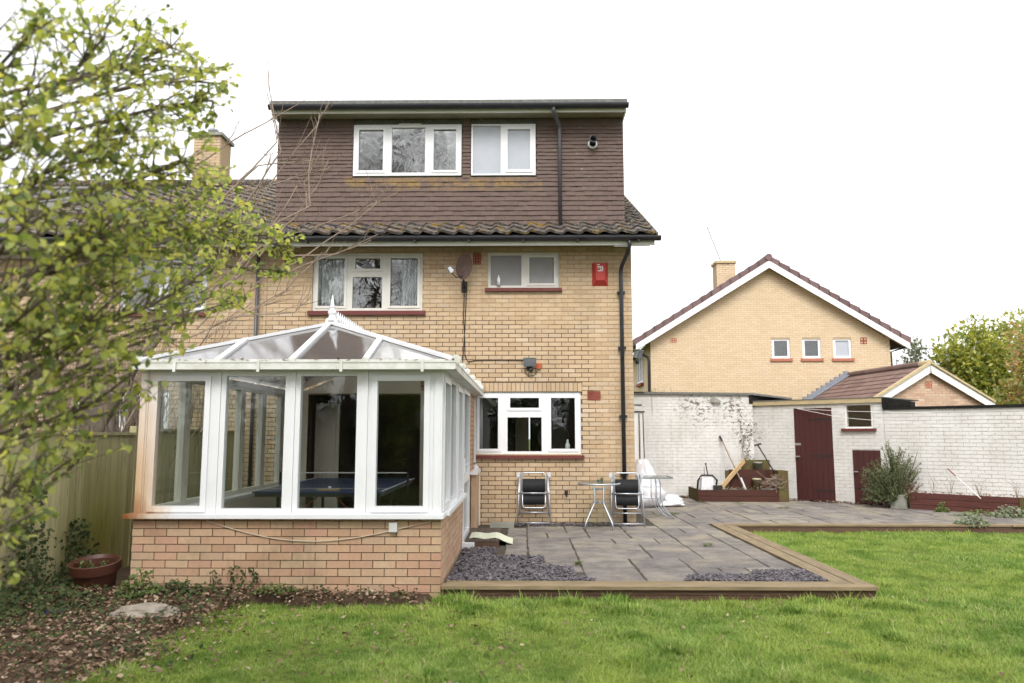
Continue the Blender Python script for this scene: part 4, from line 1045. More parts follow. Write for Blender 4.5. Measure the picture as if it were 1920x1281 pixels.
# ================================================================== FOLDING CHAIRS, TABLES
def folding_chair(loc, rz, label):
    t = thing('folding_chair', label, 'chair', loc, rz, 'folded garden chairs against the wall')
    t.rotation_euler = (R(-9), 0, rz)
    A = M['alu']
    for s in (-1, 1):
        part('leg', MB().tube([(s * .27, -.02, 0), (s * .235, -.01, .80)], .0125, 8), A, t, True)
        part('leg', MB().tube([(s * .235, .03, .17), (s * .225, .03, .84)], .0125, 8), A, t, True)
        part('armrest', MB().obox((s * .255, .005, .78), (s * .25, .005, .86), .032, .05), A, t)
    part('stretcher', MB().tube([(-.268, -.02, .045), (.268, -.02, .045)], .011, 8), A, t, True)
    part('stretcher', MB().tube([(-.235, .03, .215), (.235, .03, .215)], .011, 8), A, t, True)
    part('stretcher', MB().tube([(-.25, -.035, .52), (.25, -.035, .52)], .011, 8), A, t, True)
    part('back_frame', MB().tube([(-.195, 0, .45), (-.195, 0, .80), (-.18, 0, .84), (-.15, 0, .855), (.15, 0, .855), (.18, 0, .84), (.195, 0, .80), (.195, 0, .45)], .011, 8), A, t, True)
    part('seat_frame', MB().tube([(-.19, -.02, .55), (-.185, -.02, .33), (-.17, -.02, .295), (-.14, -.02, .285), (.14, -.02, .285), (.17, -.02, .295), (.185, -.02, .33), (.19, -.02, .55)], .010, 8), A, t, True)
    bk = MB(); n = 8
    for (z0, z1, dy, w) in ((.525, .755, -.008, .185), (.335, .505, -.012, .175)):
        b0_ = len(bk.v)
        for i in range(n + 1):
            x = -w + 2 * w * i / n; y = dy + .02 * math.sin(math.pi * i / n)
            for yy, zz in ((y, z0), (y, z1), (y + .006, z1), (y + .006, z0)): bk.v.append((x, yy, zz))
        for i in range(n):
            a = b0_ + 4 * i
            for q in range(4): bk.f.append((a + q, a + 4 + q, a + 4 + (q + 1) % 4, a + (q + 1) % 4))
    part('sling', bk, M['blackmesh'], t, True)
    return t
folding_chair((.18, 12.68, PAT), 0, 'folded black and silver chair leaning on the wall under the kitchen window')
folding_chair((1.68, 12.56, PAT), R(-3), 'folded black and silver chair leaning in front of the black downpipe')
G1 = thing('glass_table', 'round glass bistro table with splayed metal legs on the patio', 'table', (1.20, 12.30, PAT))
part('table_top', MB().lathe([(0, .695), (.325, .695), (.33, .70), (.33, .706), (.325, .711), (0, .711)], 36), M['glass_table'], G1)
part('rim', MB().lathe([(.325, .688), (.338, .688), (.34, .712), (.325, .714)], 36), M['alu'], G1, True)
for i in range(4):
    a = R(38 + 90 * i); c_, s_ = math.cos(a), math.sin(a)
    part('leg', MB().tube([(.11 * c_, .11 * s_, .69), (.09 * c_, .09 * s_, .42), (.12 * c_, .12 * s_, .37), (.28 * c_, .28 * s_, .12), (.295 * c_, .295 * s_, .09), (.295 * c_, .295 * s_, 0)], .0115, 8), M['alu'], G1, True)
part('collar', MB().box(-.11, .11, -.02, .02, .60, .625).box(-.11, .11, -.02, .02, .40, .425).box(-.02, .02, -.11, .11, .601, .624).box(-.02, .02, -.11, .11, .401, .424), M['alu'], G1)
solo('ashtray', MB().lathe([(0, 0), (.045, 0), (.05, .05), (.04, .05), (.035, .01), (0, .01)], 14).lathe([(0, .0), (.02, .0), (.02, .08), (.012, .08), (0, .02)], 10, (.03, .02, .0)), M['glass_table'], 'small glass dish on the round bistro table', 'glass dish', loc=(1.22, 12.32, PAT + .713))
G2 = thing('glass_table', 'glass garden table with bowed chrome legs beside the house corner', 'table', (2.13, 14.0, PAT))
part('table_top', MB().box(-.55, .50, -.30, .30, .70, .715), M['glass_table'], G2)
part('rim', MB().box(-.56, .51, -.31, -.301, .695, .72).box(-.56, .51, .301, .31, .695, .72).box(.501, .51, -.30, .30, .695, .72).box(-.56, -.551, -.30, .30, .695, .72), M['green_metal'], G2)
for sx in (-1, 1):
    for y in (-.22, .22):
        cx = sx * .28
        part('leg', MB().tube([(cx - sx * .0, y, .695), (cx + sx * .02, y, .62), (cx + sx * .02, y, .35), (cx + sx * .06, y, .22), (cx + sx * .14, y, .10), (cx + sx * .25, y * 1.1, 0)], .011, 8), M['alu'], G2, True)
        part('leg', MB().tube([(cx - sx * .07, y, .695), (cx - sx * .07, y, .35), (cx - sx * .03, y, .22), (cx + sx * .06, y, .08), (cx + sx * .2, y * 1.1, .01)], .009, 8), M['alu'], G2, True)
part('rail', MB().tube([(-.3, -.22, .55), (.3, -.22, .55)], .008, 6).tube([(-.3, -.22, .35), (.3, -.22, .35)], .008, 6), M['alu'], G2)

# plastic bags behind the corner
def blob(cx, cy, sx, sy, h, seed, taper=.5):
    mb = MB(); n, m = 44, 26; r_ = random.Random(seed)
    for j in range(m + 1):
        t = j / m
        rr_ = (math.sin(min(1, t * 3 + .35) * math.pi / 2)) * (1 - taper * t ** 1.3) * (1 if t < .97 else .3)
        for i in range(n):
            a = 2 * math.pi * i / n
            k_ = 1 + .30 * mnoise.noise((math.cos(a) * 1.6 + seed, math.sin(a) * 1.6, t * 3)) + .30 * abs(mnoise.noise((math.cos(a) * 4 + seed, math.sin(a) * 4, t * 4))) + .10 * mnoise.noise((math.cos(a) * 11 + seed, math.sin(a) * 11, t * 16))
            mb.v.append((cx + sx * rr_ * k_ * math.cos(a), cy + sy * rr_ * k_ * math.sin(a), h * t * (1 + .08 * mnoise.noise((a, seed, t)))))
    for j in range(m):
        for i in range(n):
            a = j * n + i; b = j * n + (i + 1) % n; mb.f.append((a, b, b + n, a + n))
    mb.f.append(tuple(range(n - 1, -1, -1))); mb.f.append(tuple(m * n + i for i in range(n)))
    return mb
solo('plastic_sack', blob(0, 0, .42, .35, .95, 3, .75), M['plastic_bag'], 'tall bundle of white plastic sheeting behind the corner of the house', 'plastic sheet', loc=(2.48, 16.0, PAT), smooth=True)
solo('plastic_sack', blob(0, 0, .34, .25, .24, 9, .5), M['plastic_bag'], 'low white plastic bag slumped on the paving beside the tall bundle', 'plastic bag', loc=(3.0, 16.1, PAT), smooth=True)

# doorstep, mat, stone
ds = thing('door_step', 'dark timber step below the conservatory door', 'step', (-.58, 11.0, 0))
for i in range(4): part('tread_board', MB().box(-.19 + i * .115, -.08 + i * .115, -.62, .75, .10, .125), M['step'], ds)
part('riser_board', MB().box(-.19, .265, -.615, -.59, .02, .098), M['sleeper_face'], ds); part('riser_board', MB().box(.24, .262, -.589, .75, .02, .098), M['sleeper_face'], ds)
mb = MB(); n = 10
for i in range(n + 1):
    x = -.72 + .58 * i / n; z = .131 if x < -.36 else .131 - (x + .36) ** 1.3 * .55
    z += .008 * math.sin(i * 1.3)
    mb.v += [(x, 10.52 - .02 * i / n, z), (x, 11.05 - .03 * i / n, z + .004)]
for i in range(n): mb.f.append((2 * i, 2 * i + 2, 2 * i + 3, 2 * i + 1))
mt = solo('door_mat', mb, M['mat'], 'pale green mat draped over the timber step', 'mat'); q = mt.modifiers.new('t', 'SOLIDIFY'); q.thickness = .008; q.offset = 1
solo('paving_stone', MB().box(-.19, .19, -.12, .12, 0, .07), M['pot_grey'], 'mossy stone block by the wall beside the door step', 'stone', loc=(-.33, 12.5, PAT))

# ================================================================== WHITE OUTBUILDINGS
OB = thing('outbuilding', 'white painted brick outbuilding with flaking paint beyond the house corner', 'outbuilding', (1.95, 18.3, 0))
ow_ = link('wall', None, OB)
part('mortar_bed', MB().box(0, 3.50, .008, .25, -.05, 2.46), M['painted_mortar'], ow_)
brickwork(ow_, M['painted'], 0, 3.50, .0, 2.46, (), J=.009, H=.066, limit=300, pick=lambda u, z: abs(u - 2) + abs(z - 1.4), jit=.004)
part('roof_edge', MB().prism([(-.1, -.06, 2.475), (3.5, -.06, 2.44), (4.42, -.06, 2.335), (4.42, -.06, 2.375), (3.5, -.06, 2.49), (-.1, -.06, 2.535)], (0, 3.0, 0)), M['felt'], OB)
part('fascia', MB().prism([(3.42, -.03, 2.24), (4.40, .22, 2.26), (4.40, .22, 2.335), (3.5, -.03, 2.44), (3.42, -.03, 2.44)], (0, .03, 0)), M['felt_black'], OB)
part('vent_hood', MB().add([(2.50, -.004, 2.36), (2.60, -.004, 2.41), (2.72, -.004, 2.34), (2.76, -.09, 2.27), (2.58, -.09, 2.26), (2.50, -.03, 2.27), (2.60, -.08, 2.37)], [(0, 1, 6), (1, 2, 6), (2, 3, 6), (3, 4, 6), (4, 5, 6), (5, 0, 6)]), M['pot_grey'], OB)
part('stain_pipe', MB().tube([(1.12, -.02, 2.44), (1.13, -.02, 2.05)], .008, 6), M['lnb'], OB)
SG = thing('side_gate', 'white side gate with dark rails between the house and outbuilding', 'gate', (1.98, 17.6, PAT))
part('panel', MB().box(0, .66, 0, .03, .9, 1.95), M['white_paint'], SG); part('panel', MB().box(0, .60, .002, .03, .1, .88), M['white_paint'], SG)
part('post', MB().box(.70, .75, 0, .05, .25, 1.97), M['white_paint'], SG)
part('rail', MB().box(.0, .80, -.02, -.001, 1.965, 2.0).box(.0, .74, -.02, -.001, 2.12, 2.15).box(.0, .80, -.02, -.001, 2.5 - .1, 2.44).box(.66, .68, -.015, -.001, .92, 1.95), M['iron'], SG)
part('rail', MB().tube([(.76, -.02, 1.95), (.78, -.02, .55)], .01, 6), M['iron'], SG)
solo('blue_sheet', MB().prism([(1.96, 17.3, .7), (2.18, 17.35, .75), (2.10, 17.35, 1.45), (1.96, 17.3, 1.55)], (.01, .03, 0)), M['blue_sheet'], 'scrap of blue plastic hanging by the white side gate', 'plastic sheet')

SHR = R(-43); SH0 = (5.42, 18.4, 0)
SH = thing('garden_shed', 'white painted brick shed with two maroon doors and a small window', 'shed', SH0, SHR)
sw = link('wall', None, SH)
D1 = (1.055, 1.92, -.05, 2.125); D2 = (2.32, 2.90, -.05, 1.18); WN = (2.2, 2.78, 1.645, 2.18)
mb = MB(); holed(mb, 0, 3.0, -.05, 2.205, [D1, D2, WN], .008, .22); part('mortar_bed', mb, M['painted_mortar'], sw)
brickwork(sw, M['painted'], 0, 3.0, .0, 2.205, [D1, D2, WN], J=.009, H=.066, limit=300, pick=lambda u, z: abs(u - 1.6) + abs(z - 1.2), jit=.003)
part('side_wall', MB().box(2.9, 3.0, .221, 2.2, -.05, 2.2), M['painted'], SH)
part('fascia', MB().box(-.05, 3.04, -.05, -.012, 2.19, 2.285), M['yellow_wood'], SH)
part('roof', MB().box(-.05, 3.06, -.06, 2.3, 2.287, 2.305), M['felt'], SH)
part('roof_end', MB().prism([(3.045, -.05, 2.05), (3.045, .55, 2.05), (3.045, .9, 2.15), (3.045, .9, 2.2), (3.045, .0, 2.284), (3.045, -.05, 2.284)], (.02, 0, 0)).box(3.0, 3.046, -.055, .0, 2.05, 2.285).prism([(3.066, .0, 2.09), (3.55, .0, 2.09), (3.55, .0, 2.19), (3.066, .0, 2.275)], (0, .3, 0)), M['felt_black'], SH)
def plank_door(x0, x1, z0, z1, n, parent):
    d_ = link('door', None, parent); w_ = (x1 - x0) / n
    for i in range(n): part('plank', MB().box(x0 + i * w_ + .002, x0 + (i + 1) * w_ - .002, .0, .03, z0, z1), M['door_red'], d_)
    part('frame', MB().box(x0 - .03, x0 - .001, .01, .1, z0, z1).box(x1 + .001, x1 + .03, .01, .1, z0, z1), M['white_paint'], d_)
    part('backing', MB().box(x0, x1, .031, .04, z0, z1), M['dark'], d_)
    return d_
d1 = plank_door(1.06, 1.915, .06, 2.12, 7, SH)
for z in (.26, 1.02, 1.83): part('hinge', MB().prism([(1.40, -.006, z + .01), (1.90, -.006, z - .005), (1.90, -.006, z + .045), (1.40, -.006, z + .03)], (0, .005, 0)), M['iron'], d1)
part('latch', MB().tube([(1.09, -.004, 1.02), (1.09, -.04, 1.02), (1.18, -.045, 1.02)], .014, 8).box(1.06, 1.2, -.006, -.001, 1.27, 1.32), M['alu'], d1)
d2 = plank_door(2.325, 2.895, .06, 1.175, 5, SH)
part('latch', MB().tube([(2.36, -.004, .72), (2.36, -.04, .72), (2.44, -.045, .72)], .012, 8), M['alu'], d2)
part('hinge', MB().prism([(2.36, -.006, .36), (2.86, -.006, .35), (2.86, -.006, .39), (2.36, -.006, .38)], (0, .005, 0)), M['iron'], d2)
window(SH, *WN, [(WN[0], WN[1], WN[2], WN[3], 'fix', g)], M['white_paint'], fw=.035, sill=(.07, .06), y=.02)
part('room', MB().box(.05, 2.88, 1.9, 1.95, 0, 2.2).box(.05, .1, .23, 1.9, 0, 2.2).box(.1, 2.88, .23, 1.9, 2.21, 2.25), M['room_dark'], SH)

GW = thing('garden_wall', 'long white painted brick wall with black coping beside the shed', 'wall', SH0, SHR)
gw_ = link('wall', None, GW)
part('mortar_bed', MB().box(3.004, 9.5, .0275, .22, -.05, 2.03), M['painted_mortar'], gw_)
brickwork(link('wall_face', None, GW, (0, .02, 0)), M['painted'], 3.004, 9.5, .0, 2.03, (), J=.009, H=.066, limit=300, pick=lambda u, z: abs(u - 4.6) + abs(z - 1.2), jit=.003)
part('coping', MB().box(3.07, 9.5, -.02, .26, 2.032, 2.085), M['felt_black'], GW)
solo('washing_line', MB().tube([(6.24, 17.58, 2.10), (6.9, 16.8, 2.02), (8.0, 15.2, 1.93)], .005, 5).tube([(6.24, 17.58, 2.10), (6.85, 16.7, 1.88), (8.3, 14.5, 1.62)], .005, 5), M['white_paint'], 'two thin white washing lines strung from the maroon shed door', 'washing line')

# planters
P1 = thing('tiered_planter', 'tiered maroon timber planter in the corner of the white walls', 'planter', (0, 0, 0))
part('board', MB().box(3.86, 5.78, 17.18, 17.22, PAT, .165), M['redboard_dark'], P1); part('board', MB().box(3.86, 5.78, 17.183, 17.22, .172, .30), M['redboard_dark'], P1)
part('board', MB().box(3.86, 3.90, 17.221, 18.2, PAT, .31), M['mossboard'], P1)
part('board', MB().box(4.70, 5.75, 17.75, 17.79, .30, .52), M['redboard_dark'], P1); part('board', MB().box(4.70, 5.75, 17.753, 17.79, .527, .72), M['redboard_dark'], P1)
part('board', MB().box(5.05, 5.70, 17.98, 18.02, .60, .93), M['mossboard'], P1)
part('post', MB().box(5.62, 5.84, 17.20 - .03, 17.52, PAT, .72), M['mossboard'], P1)
part('post', MB().box(4.62, 4.69, 17.72, 17.80, .2, .70), M['mossboard'], P1)
part('soil', MB().box(3.90, 5.70, 17.22, 17.75, .1, .27).box(4.70, 5.5, 17.8, 17.97, .3, .6), M['soil'], P1)
solo('flower_pot', MB().lathe([(0, 0), (.075, 0), (.095, .22), (.10, .22), (.10, .26), (.085, .26), (.08, .2), (0, .19)], 16), M['cream_pot'], 'dirty cream pot on the lower shelf of the tiered planter', 'pot', loc=(5.28, 17.62, .27), smooth=True)
solo('flower_pot', MB().lathe([(0, 0), (.075, 0), (.095, .22), (.10, .22), (.10, .26), (.085, .26), (.08, .2), (0, .19)], 16), M['pot_grey'], 'mossy grey pot on the top shelf of the tiered planter', 'pot', loc=(5.40, 17.88, .63), smooth=True)
dp_ = thing('dustpan', 'white and black dustpan resting on the planter edge', 'dustpan', (4.10, 17.3, .30))
part('pan', MB().add([(-.16, -.05, 0), (.16, -.05, 0), (.20, .04, 0), (-.18, .04, 0), (-.13, -.05, .26), (.10, -.05, .24), (.14, .04, .26), (-.16, .04, .27)], [(0, 1, 5, 4), (1, 2, 6, 5), (2, 3, 7, 6), (3, 0, 4, 7), (4, 5, 6, 7), (0, 3, 2, 1)]), M['plastic_bag'], dp_)
part('rim', MB().tube([(-.22, .05, 0), (-.2, .05, .2), (-.12, .05, .31), (.12, .05, .31), (.22, .05, .2), (.2, .05, .1)], .022, 8), M['iron'], dp_, True)
part('handle', MB().tube([(.02, .04, .31), (-.02, .05, .55)], .012, 6).tube([(-.06, .04, .31), (-.06, .05, .5)], .006, 6).lathe([(0, -.01), (.022, -.01), (.022, .02), (0, .02)], 8, (-.02, .05, .56)), M['iron'], dp_)
part('brush', MB().box(.1, .30, -.09, -.03, .0, .10), M['iron'], dp_)
solo('wooden_plank', MB().obox((4.35, 17.28, .30), (5.08, 17.85, .92), .03, .10), M['wood_pale'], 'pale sawn plank leaning across the tiered planter', 'plank')
rk = thing('garden_hoe', 'long wooden handled hoe leaning against the white wall', 'hoe', (4.98, 17.45, .28))
part('handle', MB().tube([(-.02, 0, .02), (-.30, .74, 1.08)], .016, 8), M['wood_tool'], rk, True); part('grip', MB().tube([(-.30, .74, 1.08), (-.335, .82, 1.20)], .022, 8), M['iron'], rk)
part('socket', MB().tube([(.005, -.06, -.05), (-.07, .12, .26)], .024, 8), M['lnb'], rk)
sp = thing('garden_spade', 'dark handled spade with a tee grip standing in the planter', 'spade', (5.62, 17.35, .55))
part('shaft', MB().tube([(.05, .0, .0), (-.20, .55, .72)], .016, 8), M['iron'], sp, True); part('grip', MB().tube([(-.28, .56, .71), (-.12, .56, .75)], .02, 8), M['iron'], sp)
part('blade', MB().prism([(-.04, -.02, .02), (.14, -.02, .02), (.15, -.09, -.24), (.06, -.12, -.30), (-.03, -.09, -.24)], (0, .008, 0)), M['green_metal'], sp)
# twigs heaped on the planter
mb = MB(); r3 = random.Random(21)
for i in range(70):
    a = r3.uniform(0, 6.28); e_ = r3.uniform(-.2, .9); L_ = r3.uniform(.15, .5)
    p0 = Vector((5.55 + r3.gauss(0, .12), 17.12 + r3.uniform(-.02, .12), .48 + r3.gauss(0, .07)))
    d_ = Vector((math.cos(a) * math.cos(e_), -abs(math.sin(a)) * .25, math.sin(e_) - .2))
    mb.tube([p0 - d_ * L_ * .5, p0 + Vector((r3.gauss(0, .03), 0, r3.gauss(0, .03))), p0 + d_ * L_ * .5], .005, 4)
solo('twig_heap', mb, M['twig'], 'heap of cut twigs tangled at the end of the tiered planter', 'twigs')['kind'] = 'stuff'
P2 = thing('long_planter', 'long low maroon board planter along the white garden wall', 'planter', SH0, SHR)
for i in range(3): part('board', MB().box(3.58, 5.42, -.49 + i * .002, -.45, .03 + i * .115, .03 + i * .115 + .108), M['redboard'], P2)
part('post', MB().box(5.425, 5.53, -.5, -.42, .03, .37), M['mossboard'], P2); part('end_board', MB().box(3.555, 3.578, -.48, -.0, .03, .36), M['mossboard'], P2)
part('soil', MB().box(3.58, 5.42, -.45, .0, .03, .335), M['sack'], P2)
for i in range(3): part('board', MB().box(5.535, 7.4, -.485 + i * .002, -.45, .03 + i * .115, .03 + i * .115 + .108), M['redboard'], P2)
WC = thing('garden_stick', 'thin white stick with a brown tip leaning on the wall in the long planter', 'stick', (8.52, 14.62, .33))
part('stick', MB().tube([(0, 0, 0), (-.22, .38, .39)], .008, 8), M['plastic_bag'], WC); part('tip', MB().tube([(-.22, .38, .39), (-.30, .51, .53)], .010, 8), M['airbrick'], WC)
solo('stone_block', MB().box(-.17, .10, -.15, .15, 0, .27), M['pot_grey'], 'pale stone pot block at the foot of the rosemary bush', 'stone', loc=(7.60, 15.75, PAT), rz=SHR)

# ================================================================== FENCE
FE = thing('garden_fence', 'green stained timber fence of vertical boards on the left', 'fence', (-4.75, 0, 0))
def fence_panel(y0, y1, zt, zb):
    n = max(1, round((y1 - y0) / .125)); w_ = (y1 - y0) / n
    for i in range(n):
        a = y0 + i * w_
        part('board', MB().add([(.0, a, zb), (.008, a + w_ + .012, zb), (-.012, a + w_ + .012, zb), (-.012, a, zb), (.0, a, zt), (.008, a + w_ + .012, zt), (-.012, a + w_ + .012, zt), (-.012, a, zt)],
             [(0, 1, 5, 4), (1, 2, 6, 5), (2, 3, 7, 6), (3, 0, 4, 7), (4, 5, 6, 7), (3, 2, 1, 0)]), M['fence'], FE)
    part('capping', MB().box(-.035, .035, y0, y1 + .01, zt, zt + .03), M['fence'], FE)
for (y0, y1, zt, zb) in ((2.0, 4.0, 1.52, -.12), (4.05, 5.9, 1.5, -.12), (5.95, 7.88, 1.52, -.12), (7.93, 9.36, 1.51, -.12), (9.48, 11.2, 1.56, -.1), (11.25, 12.9, 1.55, -.1)): fence_panel(y0, y1, zt, zb)
for y in (4.0, 5.9, 7.885, 9.39, 11.2): part('post', MB().box(-.07, .012, y, y + .075, -.2, 1.62 if y > 9 else 1.50), M['fence'], FE)

# ================================================================== HOUSE BEHIND, RIGHT
B2 = thing('brick_house', 'pale brick gable-ended house with purple-brown roof behind the garden wall', 'house', (4.57, 27.3, .07), R(-1))
wl = 8.45
gz = lambda u: 4.80 + .625 * (u if u < wl / 2 else wl - u) + .04
w3 = [(4.30, 4.94, 4.12, 4.845), (5.38, 6.02, 4.12, 4.845), (6.46, 7.10, 4.12, 4.845)]
b2w = link('wall', None, B2)
mb = MB(); holed(mb, 0, wl, -.1, 4.80, w3, .004, .25)
mb.prism([(0, .004, 4.80), (wl, .004, 4.80), (wl / 2, .004, 4.80 + .625 * wl / 2)], (0, .24, 0)); part('mortar_bed', mb, M['mortar_far'], b2w)
brickwork(b2w, M['brick_far'], 0, wl, 2.25, 7.5, w3, limit=0, top=lambda u: gz(u), depth=.05)
part('side_wall', MB().box(0, .2, .26, 9, -.1, 4.75).box(wl - .2, wl, .26, 9, -.1, 4.75), M['brick_far'], B2)
for i, q in enumerate(w3): window(B2, *q, [(q[0], q[1], q[2], q[3], 'sash', M['frost'] if i == 2 else g)], M['upvc'], fw=.05, sill=(.07, .1), sillm=M['airbrick_pale'])
room(B2, 4.2, 7.2, 3.4, 4.9, .27, 2.5, M['room_dark'])
airbrick(B2, .72, .95, 4.70, 4.86, M['airbrick_pale'], 2, 3); airbrick(B2, 7.42, 7.65, 4.62, 4.86, M['airbrick'], 2, 2)
for sgn in (-1, 1):
    cx = wl / 2; ex = cx + sgn * (wl / 2 + .55); ez = 4.80 - .625 * .55 + .16; rz_ = 4.80 + .625 * wl / 2 + .16
    # slope slab of the roof with the stepped tile courses along its verge
    part('roof', MB().prism([(cx, -.30, rz_), (ex, -.30, ez), (ex, -.30, ez + .06), (cx, -.30, rz_ + .06)], (0, 9.5, 0)), M['rooftile_far'], B2)
    n = 14
    for i in range(n):
        a = i / n; b = (i + 1) / n + .01; lift = .10
        x0, x1 = cx + (ex - cx) * a, cx + (ex - cx) * b; z0, z1 = rz_ + (ez - rz_) * a, rz_ + (ez - rz_) * b
        part('tile_course', MB().prism([(x0, -.33, z0 + .0), (x1, -.33, z1 + .0), (x1, -.33, z1 + .235), (x0, -.33, z0 + .175)], (0, 9.56, 0)), M['rooftile_far'], B2)
    part('bargeboard', MB().prism([(cx, -.33, rz_ - .003), (ex, -.33, ez - .003), (ex, -.33, ez - .22), (cx, -.33, rz_ - .26)], (0, .028, 0)), M['white_paint'], B2)
    part('soffit', MB().prism([(cx, -.30, rz_ - .12), (ex, -.30, ez - .12), (ex, -.30, ez - .14), (cx, -.30, rz_ - .14)], (0, .30, 0)), M['fascia'], B2)
    part('side_gutter', MB().tube([(ex + sgn * .05, -.3, ez - .02), (ex + sgn * .05, 9, ez - .02)], .06, 8), M['black_pvc'], B2)
part('ridge_tile', MB().tube([(wl / 2, -.36, rz_ + .12), (wl / 2, 9.2, rz_ + .12)], .13, 10), M['rooftile_far'], B2)
part('downpipe', MB().tube([(-.5, -.05, 4.45), (-.45, .05, 4.40), (-.08, .1, 4.18), (-.06, .1, 4.05), (-.06, .1, 0)], .045, 8), M['black_pvc'], B2, True)
part('downpipe', MB().tube([(wl + .5, -.05, 4.5), (wl + .06, .1, 4.35), (wl + .06, .1, 0)], .04, 8), M['black_pvc'], B2, True)
sw2 = link('side_window', None, B2, (-.002, 2.6, 0), (0, 0, R(-90)))
window(sw2, -.7, .7, 3.4, 4.6, [(-.7, 0, 3.4, 4.6, 'sash', M['frost']), (0, .7, 3.4, 4.6, 'sash', M['frost'])], M['upvc'], y=-.03, sill=(.05, .1), sillm=M['airbrick'])
ch2 = link('chimney', None, B2, (.42, 0, -.12))
brickwork(link('stack', None, ch2, (2.55, 2.2, 0)), M['brick_far'], 0, .72, 6.0, 8.25, (), limit=0)
part('core', MB().box(2.554, 3.266, 2.22, 2.9, 5.8, 8.24), M['mortar_far'], ch2); part('cap', MB().box(2.5, 3.32, 2.14, 2.95, 8.2, 8.3), M['yellow_wood'], ch2)
part('aerial', MB().tube([(2.75, 2.3, 8.28), (2.25, 2.3, 9.7)], .02, 5).tube([(2.1, 2.3, 9.55), (2.9, 2.3, 9.85)], .012, 4), M['lead'], ch2)

GA = thing('garage', 'garage with brown tiled pitched roof and white bargeboards behind the shed', 'garage', (11.92, 22.65, 0), R(6.0))
hw, rz_, ezg = 1.62, 3.46, 2.50; sl = (rz_ - ezg) / hw
part('gable_wall', MB().prism([(-hw, .006, 0), (hw, .006, 0), (hw, .006, ezg), (0, .006, rz_), (-hw, .006, ezg)], (0, .2, 0)), M['mortar_far'], GA)
gwl = link('wall', None, GA)
brickwork(gwl, M['brick_garage'], -hw, hw, 1.5, 3.45, [(-.11, .11, 2.86, 3.06)], limit=300, top=lambda u: rz_ - abs(u) * sl + .01, depth=.05)
airbrick(GA, -.11, .11, 2.86, 3.06, M['airbrick_pale'], 2, 2)
part('side_wall', MB().box(-hw, -hw + .1, .21, 4.3, 0, ezg).box(hw - .1, hw, .21, 4.3, 0, ezg), M['brick_garage'], GA)
for sgn in (-1, 1):
    ex = sgn * (hw + .30); ee = rz_ - sl * (hw + .30)
    part('bargeboard', MB().prism([(0, -.15, rz_ + .10), (ex, -.15, ee + .10), (ex, -.15, ee - .12), (sgn * .02, -.15, rz_ - .16)], (0, .03, 0)), M['white_paint'], GA)
    part('verge', MB().obox((0, -.12, rz_ + .14), (ex, -.12, ee + .14), .16, .06), M['yellow_wood'], GA)
    part('roof', MB().prism([(0, -.1, rz_ + .08), (ex, -.1, ee + .08), (ex, -.1, ee + .05), (0, -.1, rz_ + .05)], (0, 5.2, 0)), M['felt'], GA)
# garage tiles: rows parallel to the ridge
gt_m = {}
TL, TWd = .34, .30
for sgn in (-1, 1):
    for r_ in range(7):
        for c_ in range(15):
            d_ = (hw + .30) * 1.16 - r_ * .285 - .02   # distance down the slope of the lower edge
            if d_ < .25: continue
            a_ = math.atan(sl)
            key = sgn
            if key not in gt_m:
                mb = MB(); n = 8
                for (dd, lift) in ((0, .035), (TL, .012)):
                    for i in range(n + 1):
                        u = i / n; h = .022 * abs(math.sin(2 * math.pi * u * 1.0))
                        mb.v.append((-sgn * dd, u * TWd, h + lift))
                for i in range(n + 1):
                    u = i / n; h = .022 * abs(math.sin(2 * math.pi * u)); mb.v.append((0, u * TWd, h + .012))
                for i in range(n):
                    mb.f.append((i, i + 1, n + 2 + i, n + 1 + i)); mb.f.append((2 * n + 2 + i, 2 * n + 3 + i, i + 1, i))
                gt_m[key] = mb.mesh('roof_tile', M['tile_garage'])
            x = sgn * d_ * math.cos(a_); z = rz_ + .085 - d_ * math.sin(a_)
            link('roof_tile', gt_m[key], GA, (x, -.05 + c_ * .30, z), (0, sgn * a_, 0))
for i in range(11): part('ridge_tile', MB().tube([(0, -.12 + i * .42, rz_ + .12), (0, .29 + i * .42, rz_ + .12)], .11, 10), M['tile_garage'] if i else M['yellow_wood'], GA)
fl_ = MB()
for i in range(11):
    x = -.05 - i * .17; z = rz_ + .18 - abs(x) * sl
    fl_.box(x - .17, x, 4.30, 4.36, z - .15, z + .10)
part('step_flashing', fl_, M['lead'], GA)
part('flashing_strip', MB().obox((0, 4.25, rz_ + .16), (-hw - .3, 4.25, rz_ + .16 - sl * (hw + .3)), .16, .03), M['lead'], GA)

# ================================================================== PLANTS
def rdir(r, up=.0):
    while True:
        v = Vector((r.uniform(-1, 1), r.uniform(-1, 1), r.uniform(-1, 1)))
        if .05 < v.length < 1: break
    v.normalize(); v.z += up; return v.normalized()
def path(p0, p1, n, wob, r, sag=0):
    out = []
    ax = (p1 - p0); L_ = ax.length
    o1 = rdir(r) * wob * L_; o2 = rdir(r) * wob * L_ * .5
    for i in range(n + 1):
        t = i / n; s_ = math.sin(math.pi * t)
        out.append(p0 + ax * t + o1 * s_ + o2 * math.sin(2 * math.pi * t) + Vector((0, 0, -sag * s_ * L_)))
    return out

